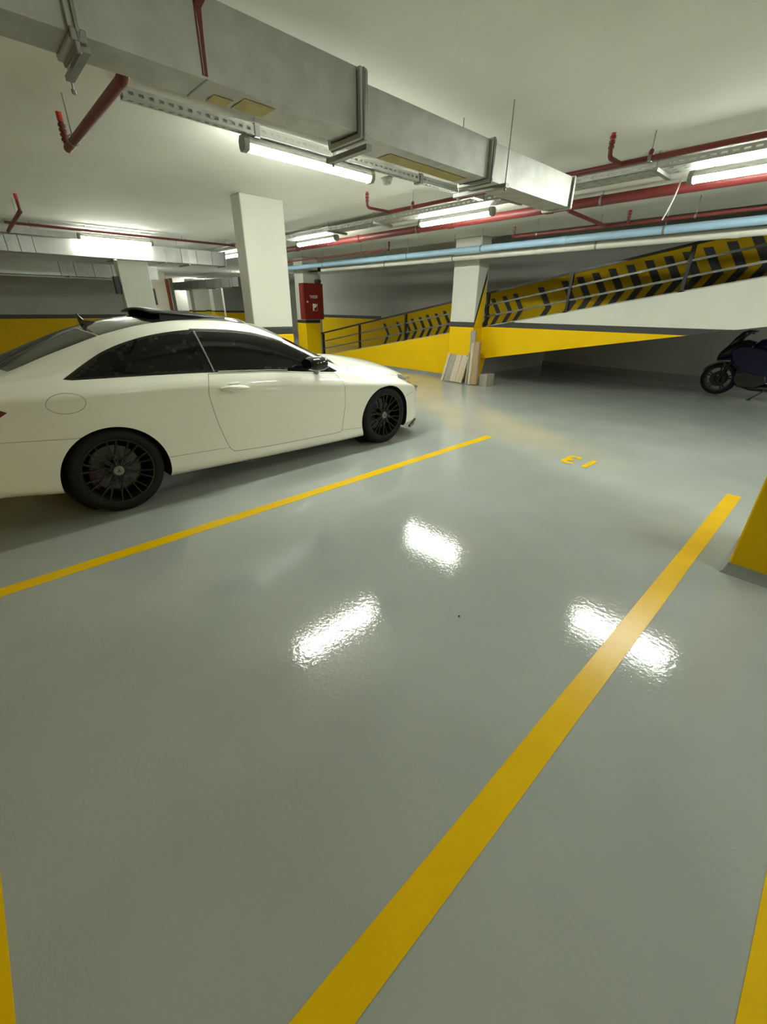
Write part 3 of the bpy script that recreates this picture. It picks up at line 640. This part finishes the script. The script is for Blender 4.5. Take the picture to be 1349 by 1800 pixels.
M_lens = mat('lamp_lens', (.20, .20, .18, 1), .08, coat=1.)
M_tail = mat('tail_lamp_red', (.16, .006, .004, 1), .1, coat=1.)
car = thing('car', 'white two-door coupe with black wheels and tinted windows', 'car', (-4.37, 1.958, 0))
V, F = car_body_mesh(); base = mk('car_base', V, F)
bmb = bmesh.new(); bmb.from_mesh(base); bmb.normal_update(); bmb.verts.ensure_lookup_table(); bmb.faces.ensure_lookup_table()
BVH = BVHTree.FromBMesh(bmb)
def surf_normal(p):
    loc, nrm, idx, dist = BVH.find_nearest(p)
    f = bmb.faces[idx]; wsum = Vector(); 
    for v in f.verts: wsum += v.normal/max((v.co-loc).length, 1e-5)
    return wsum.normalized(), nrm, dist
def surf_x(y, z):
    loc, *_ = BVH.ray_cast(Vector((2, y, z)), Vector((-1, 0, 0))); return loc.x if loc else .85
def surf_z(x, y):
    loc, *_ = BVH.ray_cast(Vector((x, y, 3)), Vector((0, 0, -1))); return loc.z if loc else 1.
def car_obj(name, me, m, parent=car, dark=True):
    """link a carved panel: skin faces take the smooth body normal, cut faces go dark"""
    bm = bmesh.new(); bm.from_mesh(me)
    bmesh.ops.dissolve_degenerate(bm, dist=1e-6, edges=bm.edges); bmesh.ops.triangulate(bm, faces=[f for f in bm.faces if len(f.verts) > 4])
    bm.normal_update(); bm.to_mesh(me); bm.free()
    me.materials.clear(); me.materials.append(m); me.materials.append(M_dark)
    nl = [None]*len(me.loops)
    for p in me.polygons:
        c = p.center; sn, fn, dist = surf_normal(c); on = dist < 6e-4 and p.normal.dot(sn) > .75
        p.material_index = 0 if (on or not dark) else 1; p.use_smooth = True
        for li in p.loop_indices:
            if on: nl[li] = surf_normal(me.vertices[me.loops[li].vertex_index].co)[0]
            else: nl[li] = p.normal.copy()
    me.normals_split_custom_set(nl); me.name = name
    o = bpy.data.objects.new(name, me); C.objects.link(o); o.parent = parent
    return o
body = base.copy()
def carve(poly, axis, a, b, gap):
    """split a panel out of the body along a gap"""
    global body
    piece = boolean(body, pm(inset(poly, gap), axis, a, b), 'INTERSECT')
    body = boolean(body, pm(poly, axis, a, b), 'DIFFERENCE')
    return piece
AXF, AXR, RW = 1.38, -1.38, .327
for ya in (AXF, AXR):
    for s in (1, -1):
        cyl = MB().lathe([(.58*s, .366), (1.2*s, .366)] if s > 0 else [(-1.2, .366), (-.58, .366)], 'x', (0, ya, .302), 64)
        body = boolean(body, mk('cut', cyl.v, cyl.f), 'DIFFERENCE')
def side_poly(pts, n=4): return smooth_poly(pts, n)
DLO = side_poly([(-1.545, 1.005, 'c'), (-1.37, 1.097), (-1.25, 1.158), (-1.09, 1.214), (-.88, 1.259), (-.6, 1.284), (-.3, 1.270), (-.1, 1.244), (.12, 1.186), (.35, 1.088), (.53, .998), (.735, .872, 'c'), (.68, .866, 'c'), (.3, .904), (0, .934), (-.56, .968), (-1.0, .984), (-1.5, .996, 'c')])
DOOR = side_poly([(-.585, .962, 'c'), (-.615, .87), (-.615, .778), (-.58, .561), (-.52, .36), (-.485, .305), (-.43, .288), (-.11, .268), (.41, .255), (.68, .252), (.735, .275), (.76, .367), (.788, .572), (.778, .718), (.73, .807), (.69, .856, 'c'), (.3, .897), (0, .927), (-.3, .946)])
ell_ = lambda cy, cz, ry, rz, n=36: [(cy+ry*math.cos(2*math.pi*k/n), cz+rz*math.sin(2*math.pi*k/n)) for k in range(n)]
LAMP = side_poly([(1.665, .712, 'c'), (1.70, .738), (1.80, .722), (1.90, .685), (2.0, .635), (2.06, .565), (2.03, .52, 'c'), (1.95, .54), (1.86, .61), (1.76, .668)])
TAIL = [(-1.885, .843), (-1.93, .872), (-2.1, .893), (-2.6, .90), (-2.6, .75), (-2.2, .76), (-1.95, .805)]
SKIRT = [(-1.1, .366), (-.53, .336), (.75, .272), (1.1, .243), (1.1, -.1), (-1.1, -.1)]
for s, nm in ((1, 'right'), (-1, 'left')):
    R_ = (lambda a, b: (a, b)) if s > 0 else (lambda a, b: (-b, -a))
    dlo = carve(DLO, 'x', *R_(.60, 1.2), .0015)
    g_front = inset([p for p in DLO], .014)
    # three panes and the gloss black surround between them
    def pane(y0, y1, sl0, sl1):
        q = [(y0+sl0*.0, .8), (y1, .8), (y1+sl1, 1.4), (y0+sl0, 1.4)]
        p_ = boolean(dlo, pm(q, 'x', *R_(.5, 1.3)), 'INTERSECT'); return boolean(p_, pm(g_front, 'x', *R_(.62, 1.3)), 'INTERSECT')
    a_ = pane(-.475, 1., -.205, 0.); b_ = pane(-1.40, -.515, .345, -.205); c_ = pane(-1.8, -1.412, 0, .345)
    for q, lab in ((a_, 'door_window'), (b_, 'rear_side_window'), (c_, 'quarter_window')): car_obj(lab, q, M_glass, dark=False)
    sur = boolean(dlo, pm(g_front, 'x', *R_(.62, 1.3)), 'DIFFERENCE')
    car_obj('window_surround', sur, M_gloss, dark=False)
    def strip(pts, r=.004, off=.002): return MB().tube([(s*(surf_x(y, z)+off), y, z) for y, z in pts], r, 6)
    top = [(-.62, 1.288), (-.45, 1.283), (-.3, 1.274), (-.1, 1.248), (.02, 1.219), (.12, 1.19), (.2, 1.159)]
    obj('window_trim', strip(top, .0055), M_chrome, car, world=False)
    obj('window_trim', strip([(-.50, .973), (-.3, .962), (0, .944), (.15, .93)], .0045), M_chrome, car, world=False)
    obj('window_trim', MB().tube([(s*(surf_x(y, z)+.001), y, z) for y, z in [(-.497-.205*k/.6*t_, .8+t_) for t_, k in ((.172, .6), (.25, .6), (.33, .6), (.41, .6), (.472, .6))]], .008, 6), M_galvd, car, world=False)
    d_ = carve(DOOR, 'x', *R_(.60, 1.2), .0032)
    door = car_obj('door', d_, M_car)
    # handle
    hx = surf_x(-.40, .84)
    hb = MB()
    pts = [(-.515, .836), (-.49, .842), (-.44, .846), (-.38, .843), (-.32, .835), (-.275, .826)]
    hb.tube([(s*(surf_x(y, z)+o_), y, z) for (y, z), o_ in zip(pts, (.004, .024, .034, .036, .028, .006))], [.012, .018, .019, .018, .015, .009], 12)
    obj('door_handle', hb, M_car, door, world=False)
    obj('handle_insert', MB().ell((s*(hx+.012), -.40, .815), .014, .046, .011, .8), M_car, door, world=False)
    obj('handle_cup', MB().ell((s*(hx-.012), -.40, .868), .014, .07, .014, 1), mat('car_paint_recess_shade', (.60, .60, .50, 1), .4), door, world=False)  # recess shade above the grip put into a darker car paint
    car_obj('headlamp', carve(LAMP, 'x', *R_(.30, 1.2), .002), M_lens, dark=False)
    car_obj('tail_lamp', carve(TAIL, 'x', *R_(.42, 1.2), .002), M_tail, dark=False)
    car_obj('side_skirt', carve(SKIRT, 'x', *R_(.66, 1.2), .0022), M_car)
    if s > 0:
        car_obj('fuel_flap', carve(ell_(-1.575, .862, .112, .068), 'x', .7, 1.2, .0022), M_car)
car_obj('rear_bumper', carve([(-2.8, .735), (-1.97, .665), (-1.5, .618), (-1.5, -.1), (-2.8, -.1)], 'x', -1.3, 1.3, .0022), M_car)
car_obj('front_bumper', carve([(1.60, -.1), (1.60, .44), (1.72, .52), (1.93, .545), (2.6, .53), (2.6, -.1)], 'x', -1.3, 1.3, .002), M_car)
def mirror_poly(h_): return h_+[(-x, y) for x, y in h_[::-1] if abs(x) > 1e-6]
HOOD = mirror_poly([(0, 2.12), (.3, 2.09), (.48, 2.03), (.60, 1.93), (.70, 1.75), (.742, 1.66), (.775, 1.2), (.80, .87), (.70, .955), (.45, 1.0), (.2, 1.01), (0, 1.013)])
car_obj('bonnet', carve(HOOD, 'z', .58, 1.3, .003), M_car)
car_obj('windscreen', carve(mirror_poly([(0, .945), (.35, .93), (.60, .865), (.635, .80), (.612, .45), (.585, .17), (.555, -.03), (.3, .02), (0, .035)]), 'z', .85, 1.6, .0015), M_glass, dark=False)
car_obj('roof_panel', carve(mirror_poly([(0, .02), (.3, .005), (.553, -.045), (.560, -.3), (.560, -.7), (.560, -1.0), (.562, -1.225), (.3, -1.262), (0, -1.272)]), 'z', 1.12, 1.6, .001), M_roofg, dark=False)
car_obj('rear_window', carve(mirror_poly([(0, -1.28), (.3, -1.27), (.562, -1.233), (.575, -1.5), (.588, -1.80), (.3, -1.865), (0, -1.88)]), 'z', .94, 1.6, .0015), M_glass, dark=False)
car_obj('boot_lid', carve(mirror_poly([(0, -1.90), (.3, -1.885), (.60, -1.84), (.665, -1.95), (.66, -2.2), (.60, -2.36), (.3, -2.45), (0, -2.47)]), 'z', .9, 1.3, .0025), M_car)
car_obj('body_shell', body, M_car)
# sunroof lid, tilted up at the rear
zs = lambda x, y: surf_z(x, y)
sr = MB(); Vv = []; n = 10
for j, (y, dz) in enumerate(((-.22, .004), (-.45, .022), (-.62, .040), (-.74, .052), (-.80, .05))):
    for i in range(n+1):
        x = -.44+.88*i/n; Vv.append((x, y, zs(x*.98, max(y, -.6))+dz*(1-.15*(x/.44)**2)))
sr.add(Vv, [(j*(n+1)+i, j*(n+1)+i+1, (j+1)*(n+1)+i+1, (j+1)*(n+1)+i) for j in range(4) for i in range(n)])
so = obj('sunroof_lid', sr, mat('matt_black_lid', (.008, .008, .008, 1), .45), car, world=False); sm = so.modifiers.new('thick', 'SOLIDIFY'); sm.thickness = .014; sm.offset = -1
mb = MB()
for s in (-1, 1):
    P_ = [(-.25, 0), (-.45, .016), (-.62, .034), (-.74, .044)]
    top = [(y, zs(.42, max(y, -.6))+d) for y, d in P_]; bot = [(y, zs(.42, y)-.01) for y, d in P_]
    mb.prism(top+bot[::-1], 'x', s*.43-.006, s*.43+.006)
obj('sunroof_gasket', mb, M_dark, car, world=False, smooth=0)
# aerial fin
zf = surf_z(0, -1.17)
obj('aerial_fin', MB().prism([(-1.235, zf+.075), (-1.222, zf+.072), (-1.19, zf+.028), (-1.12, zf+.018), (-1.08, zf-.012), (-1.225, zf-.012)], 'x', -.014, .014), M_gloss, car, world=False, bevel=.006)
# door mirrors
for s in (1, -1):
    mr = obj('door_mirror', MB().ell((s*.985, .365, .985), .105, .10, .062, .72, 28, 16), M_gloss, car, world=False, smooth=60)
    obj('mirror_foot', MB().tube([(s*.83, .47, .895), (s*.88, .45, .915), (s*.92, .42, .935)], [.034, .028, .026], 10), M_gloss, mr, world=False)
    obj('indicator_strip', MB().ell((s*1.01, .39, .955), .082, .082, .008, .8, 24, 8), mat('smoked_lens', (.03, .03, .028, 1), .1), mr, world=False)
    obj('mirror_glass', MB().prism([(s*(.985+.085*math.cos(a)), .985+.046*math.sin(a)) for a in [2*math.pi*k/24 for k in range(24)]], 'y', .264, .27), M_glass, mr, world=False)
# parking sensor on the rear bumper
obj('parking_sensor', MB().lathe([(surf_x(-1.97, .535)-.004, .011), (surf_x(-1.97, .535)+.002, .011), (surf_x(-1.97, .535)+.003, .007)], 'x', (0, -1.97, .535), 14), M_car, car, world=False)
# grille and badge at the nose (turned away from the camera)
obj('grille', MB().box(-.42, .42, 2.165, 2.195, .36, .55), M_gloss, car, world=False, bevel=.02)
for k in range(2): obj('grille_bar', MB().box(-.40, .40, 2.192, 2.205, .42+.07*k, .435+.07*k), M_chrome, car, world=False)
def star(mb, c, R, t0, t1, axis='x'):
    for k in range(3):
        a = math.pi/2+2*math.pi*k/3
        pts = [(c[0]+R*math.cos(a), c[1]+R*math.sin(a))]+[(c[0]+R*.2*math.cos(a+q), c[1]+R*.2*math.sin(a+q)) for q in (math.pi/3, math.pi, -math.pi/3)]
        mb.prism(pts, axis, t0, t1)
    return mb
obj('nose_badge', star(MB().lathe([(2.2, .085), (2.215, .085), (2.215, .074), (2.2, .074)], 'y', (0, 0, .455), 28, closed=True), (0, .455), .08, 2.2, 2.21, 'y'), M_chrome, car, world=False)
obj('number_plate', MB().box(-.26, .26, -2.492, -2.482, .58, .69), M_print, car, world=False, smooth=0)
obj('bumper_lip', MB().prism([(.80, 1.93), (.86, 1.80), (.84, 1.79), (.75, 1.95), (.66, 2.08), (.68, 2.10)], 'z', .12, .15).prism([(-.80, 1.93), (-.86, 1.80), (-.84, 1.79), (-.75, 1.95), (-.66, 2.08), (-.68, 2.10)], 'z', .12, .15), M_gloss, car, world=False, smooth=0)
# ---- wheels
def wheel(ya, s):
    X = lambda t: s*t
    xo = .858; xi = .615
    tp = [(xi, .235), (xi-.004, .26), (xi, .30), (xi+.02, .32), (xi+.05, RW), (xo-.05, RW), (xo-.02, .318), (xo, .295), (xo+.002, .27), (xo-.006, .245), (xo-.02, .238), (xi+.02, .228)]
    tyre = obj('wheel', MB().lathe([(X(a), b) for a, b in tp], 'x', (0, ya, RW), 56, closed=True), M_tyre, car, world=False, smooth=50)
    obj('rim', MB().lathe([(X(a), b) for a, b in [(xo-.012, .247), (xo-.004, .245), (xo-.004, .236), (xo-.018, .229), (xo-.10, .215), (xi+.03, .222), (xi+.03, .232), (xo-.10, .229), (xo-.025, .241)]], 'x', (0, ya, RW), 56, closed=True), M_rim, tyre, world=False)
    mb = MB()
    for k in range(10):
        a = 2*math.pi*(k+.5)/10
        def P(r, an, x): return (X(x), ya+r*math.cos(an), RW+r*math.sin(an))
        fork = P(.105, a, xo-.035)
        mb.bar(P(.045, a-.12, xo-.03), P(.105, a-.10, xo-.034), .011, .02, up=(1, 0, 0)); mb.bar(P(.045, a+.12, xo-.03), P(.105, a+.10, xo-.034), .011, .02, up=(1, 0, 0))
        for q in (-1, 1):
            mb.bar(P(.088, a-q*.10, xo-.034), P(.16, a+q*.11, xo-.026), .010, .02, up=(1, 0, 0))
            mb.bar(P(.155, a+q*.105, xo-.026), P(.236, a+q*.135, xo-.014), .010, .02, up=(1, 0, 0))
    obj('spokes', mb, M_rim, tyre, world=False, smooth=0)
    obj('hub', MB().lathe([(X(xo-.06), .062), (X(xo-.035), .06), (X(xo-.028), .05)], 'x', (0, ya, RW), 28), M_rim, tyre, world=False)
    cp = MB().lathe([(X(xo-.03), .037), (X(xo-.018), .037), (X(xo-.014), .032)], 'x', (0, ya, RW), 28)
    obj('centre_cap', cp, M_cap, tyre, world=False)
    st = MB(); star(st, (ya, RW), .024, *(sorted((X(xo-.015), X(xo-.0125)))), 'x'); obj('cap_star', st, M_rim, tyre, world=False, smooth=0)
    obj('brake_disc', MB().lathe([(X(xo-.15), .06), (X(xo-.15), .175), (X(xo-.125), .175), (X(xo-.125), .06)], 'x', (0, ya, RW), 40, closed=True), M_disc, tyre, world=False)
    nb = MB()
    for k in range(5):
        a = 2*math.pi*k/5+.3; nb.tube([(X(xo-.035), ya+.056*math.cos(a), RW+.056*math.sin(a)), (X(xo-.022), ya+.056*math.cos(a), RW+.056*math.sin(a))], .009, 6)
    obj('wheel_bolts', nb, M_disc, tyre, world=False)
    cal = []; 
    for k in range(9): cal.append((ya-.125*math.cos(-.55+.14*k)*1.0-.02, RW-.03+.14*math.sin(-.55+.14*k)))
    out = [(ya-.185*math.cos(-.55+.14*k)-.0, RW-.03+.19*math.sin(-.55+.14*k)) for k in range(9)]
    obj('brake_caliper', MB().prism(cal+out[::-1], 'x', *sorted((X(xo-.118), X(xo-.075)))), M_calp, tyre, world=False)
    obj('wheel_well', MB().lathe([(X(.585), .30), (X(.60), .362), (X(.66), .364)], 'x', (0, ya, .302), 40), M_dark, car, world=False)
for ya in (AXR, AXF):
    for s in (1, -1): wheel(ya, s)
# ================================================================ MOTORCYCLE
M_bblue = mat('bike_blue_paint', (.003, .004, .045, 1), .38, spec=.35)
M_bblk = mat('bike_black_plastic', (.008, .008, .009, 1), .35)
M_bmet = mat('bike_engine_metal', (.02, .02, .02, 1), .45, .6)
M_brim = mat('bike_blue_rim', (.004, .005, .03, 1), .4)
M_bscr = mat('bike_dark_screen', (.010, .011, .012, 1), .06, coat=.5)
bike = thing('motorcycle', 'dark blue sport motorcycle parked under the ramp at the right edge', 'motorcycle', (-.993, 10.4, 0), rz=math.pi/2)
def loft(secs, n=16, e=.8, cx=0.):
    """secs: (y, z, half width, half height)"""
    mb = MB(); V = []; F = []
    pw = lambda v: math.copysign(abs(v)**e, v)
    for y, z, hw, hh in secs:
        for k in range(n):
            a = 2*math.pi*k/n; V.append((cx+hw*pw(math.cos(a)), y, z+hh*pw(math.sin(a))))
    for i in range(len(secs)-1):
        for k in range(n): k2 = (k+1) % n; F.append((i*n+k, i*n+k2, (i+1)*n+k2, (i+1)*n+k))
    F += [tuple(range(n)), tuple((len(secs)-1)*n+k for k in range(n-1, -1, -1))]
    return mb.add(V, F)
def B(name, mb, m, parent=None, **k): return obj(name, mb, m, parent or bike, world=False, **k)
def bike_wheel(yc, wdt, r=.29):
    w_ = B('wheel', MB().lathe([(-wdt*.42, r-.075), (-wdt*.5, r-.05), (-wdt*.40, r-.015), (-wdt*.2, r-.002), (wdt*.2, r-.002), (wdt*.40, r-.015), (wdt*.5, r-.05), (wdt*.42, r-.075)], 'x', (0, yc, r), 36, closed=True), M_tyre, smooth=50)
    B('rim', MB().lathe([(-wdt*.42, r-.072), (-wdt*.36, r-.092), (wdt*.36, r-.092), (wdt*.42, r-.072)], 'x', (0, yc, r), 36, closed=True), M_brim, w_)
    mb = MB()
    for k in range(5):
        for q in (-.14, .14):
            a = 2*math.pi*k/5+.4
            mb.bar((0, yc+.04*math.cos(a), r+.04*math.sin(a)), (0, yc+(r-.085)*math.cos(a+q), r+(r-.085)*math.sin(a+q)), .026, .02, up=(1, 0, 0))
    B('spokes', mb, M_brim, w_, smooth=0)
    B('hub', MB().lathe([(-.07, .04), (.07, .04)], 'x', (0, yc, r), 20), M_bmet, w_)
    for x in (-.06, .06): B('brake_disc', MB().lathe([(x-.003, .07), (x-.003, .135), (x+.003, .135), (x+.003, .07)], 'x', (0, yc, r), 28, closed=True), M_bmet, w_)
bike_wheel(.67, .11); bike_wheel(-.67, .15)
for s in (-1, 1):
    B('fork_leg', MB().tube([(s*.095, .665, .28), (s*.095, .60, .48), (s*.09, .43, .88)], [.028, .026, .022], 12), M_bmet)
    B('brake_caliper', MB().box(s*.085-.02, s*.085+.02, .555, .62, .25, .36), M_bmet, bevel=.008)
    B('handlebar', MB().tube([(s*.07, .42, .90), (s*.2, .38, .91), (s*.33, .30, .895)], .013, 10), M_bblk)
    B('grip', MB().tube([(s*.24, .357, .906), (s*.35, .29, .893)], .019, 10), M_bblk)
    mr = B('mirror', MB().ell((s*.36, .44, 1.10), .06, .022, .036, .8), M_bblk)
    B('mirror_stalk', MB().tube([(s*.15, .55, .98), (s*.24, .50, 1.05), (s*.33, .45, 1.09)], .010, 8), M_bblk, mr)
    B('side_fairing', MB().prism([(.60, .80), (.45, .90), (.15, .86), (-.12, .78), (-.20, .62), (-.02, .50), (-.08, .34), (.10, .22), (.34, .24), (.44, .40), (.40, .52), (.52, .62)], 'x', s*.20-.03, s*.20+.03), M_bblue, bevel=.02)
    B('lower_cowl', MB().prism([(.42, .44), (.30, .48), (-.02, .42), (-.06, .30), (.08, .20), (.34, .20), (.43, .32)], 'x', s*.195-.045, s*.195+.045), M_bblk, bevel=.02)
    B('head_lamp', MB().ell((s*.09, .715, .735), .05, .05, .022, .9), M_lens)
    B('foot_peg', MB().tube([(s*.13, -.22, .34), (s*.25, -.22, .35)], .013, 8), M_bmet)
    B('frame_spar', MB().bar((s*.13, .36, .80), (s*.14, -.25, .45), .035, .07), M_bblk, smooth=0)
    B('swingarm', MB().bar((s*.11, -.22, .38), (s*.11, -.68, .29), .03, .05), M_bmet, smooth=0)
arcp = [(.67+.312*math.cos(a), .29+.312*math.sin(a)) for a in [math.radians(d) for d in range(25, 150, 12)]]
arcq = [(.67+.300*math.cos(a), .29+.300*math.sin(a)) for a in [math.radians(d) for d in range(25, 150, 12)]]
B('front_fender', MB().prism(arcp+arcq[::-1], 'x', -.07, .07).prism([(.66, .59), (.53, .50), (.56, .44), (.66, .50)], 'x', -.085, -.07).prism([(.66, .59), (.53, .50), (.56, .44), (.66, .50)], 'x', .07, .085), M_bblk)
B('nose_cowl', loft([(.80, .66, .03, .025), (.775, .70, .10, .06), (.70, .755, .17, .11), (.58, .82, .20, .14), (.42, .86, .20, .13), (.30, .88, .16, .08)]), M_bblk, smooth=60)
B('nose_panel', loft([(.79, .62, .04, .02), (.70, .645, .14, .03), (.55, .68, .19, .05), (.45, .70, .2, .05)]), M_bblue, smooth=60)
sc = [(.68, .86, .12, .03), (.61, .94, .15, .09), (.54, 1.02, .15, .10), (.47, 1.09, .13, .06), (.40, 1.125, .11, .022), (.33, 1.13, .06, .008)]
B('windscreen', loft(sc), M_bscr, smooth=60)
B('engine', MB().box(-.15, .15, -.18, .28, .26, .58), M_bmet, bevel=.03)
for k in range(5): B('engine_fin', MB().box(-.165, .165, .06, .29, .40+k*.034, .412+k*.034), M_bmet, smooth=0)
B('fuel_tank', loft([(.30, .86, .09, .06), (.24, .89, .15, .11), (.08, .90, .175, .14), (-.10, .87, .16, .12), (-.22, .82, .11, .07)]), M_bblue, smooth=60)
B('seat', loft([(-.16, .80, .10, .03), (-.25, .795, .13, .04), (-.40, .80, .12, .04), (-.47, .82, .09, .03)]), M_bblk, smooth=60)
B('tail', loft([(-.36, .80, .12, .05), (-.50, .86, .12, .06), (-.70, .93, .085, .05), (-.86, .97, .04, .03)]), M_bblue, smooth=60)
B('plate_hanger', MB().bar((0, -.75, .90), (0, -.92, .62), .12, .015), M_bblk, smooth=0)
B('exhaust', MB().tube([(.10, .28, .30), (.12, .0, .22), (.16, -.3, .26), (.19, -.62, .40)], [.025, .028, .045, .05], 14), M_bmet)
B('kick_stand', MB().tube([(-.13, -.10, .22), (-.19, -.02, .12), (-.27, .09, .012)], .012, 8).box(-.30, -.24, .06, .12, .0, .012), M_bmet)
B('foot_lever', MB().tube([(-.15, -.20, .30), (-.17, -.08, .29), (-.20, -.02, .31)], .009, 8), M_galv)
B('belly_pan', loft([(.36, .24, .12, .05), (.15, .19, .16, .06), (-.10, .20, .15, .06), (-.2, .23, .1, .04)]), M_bblk, smooth=60)
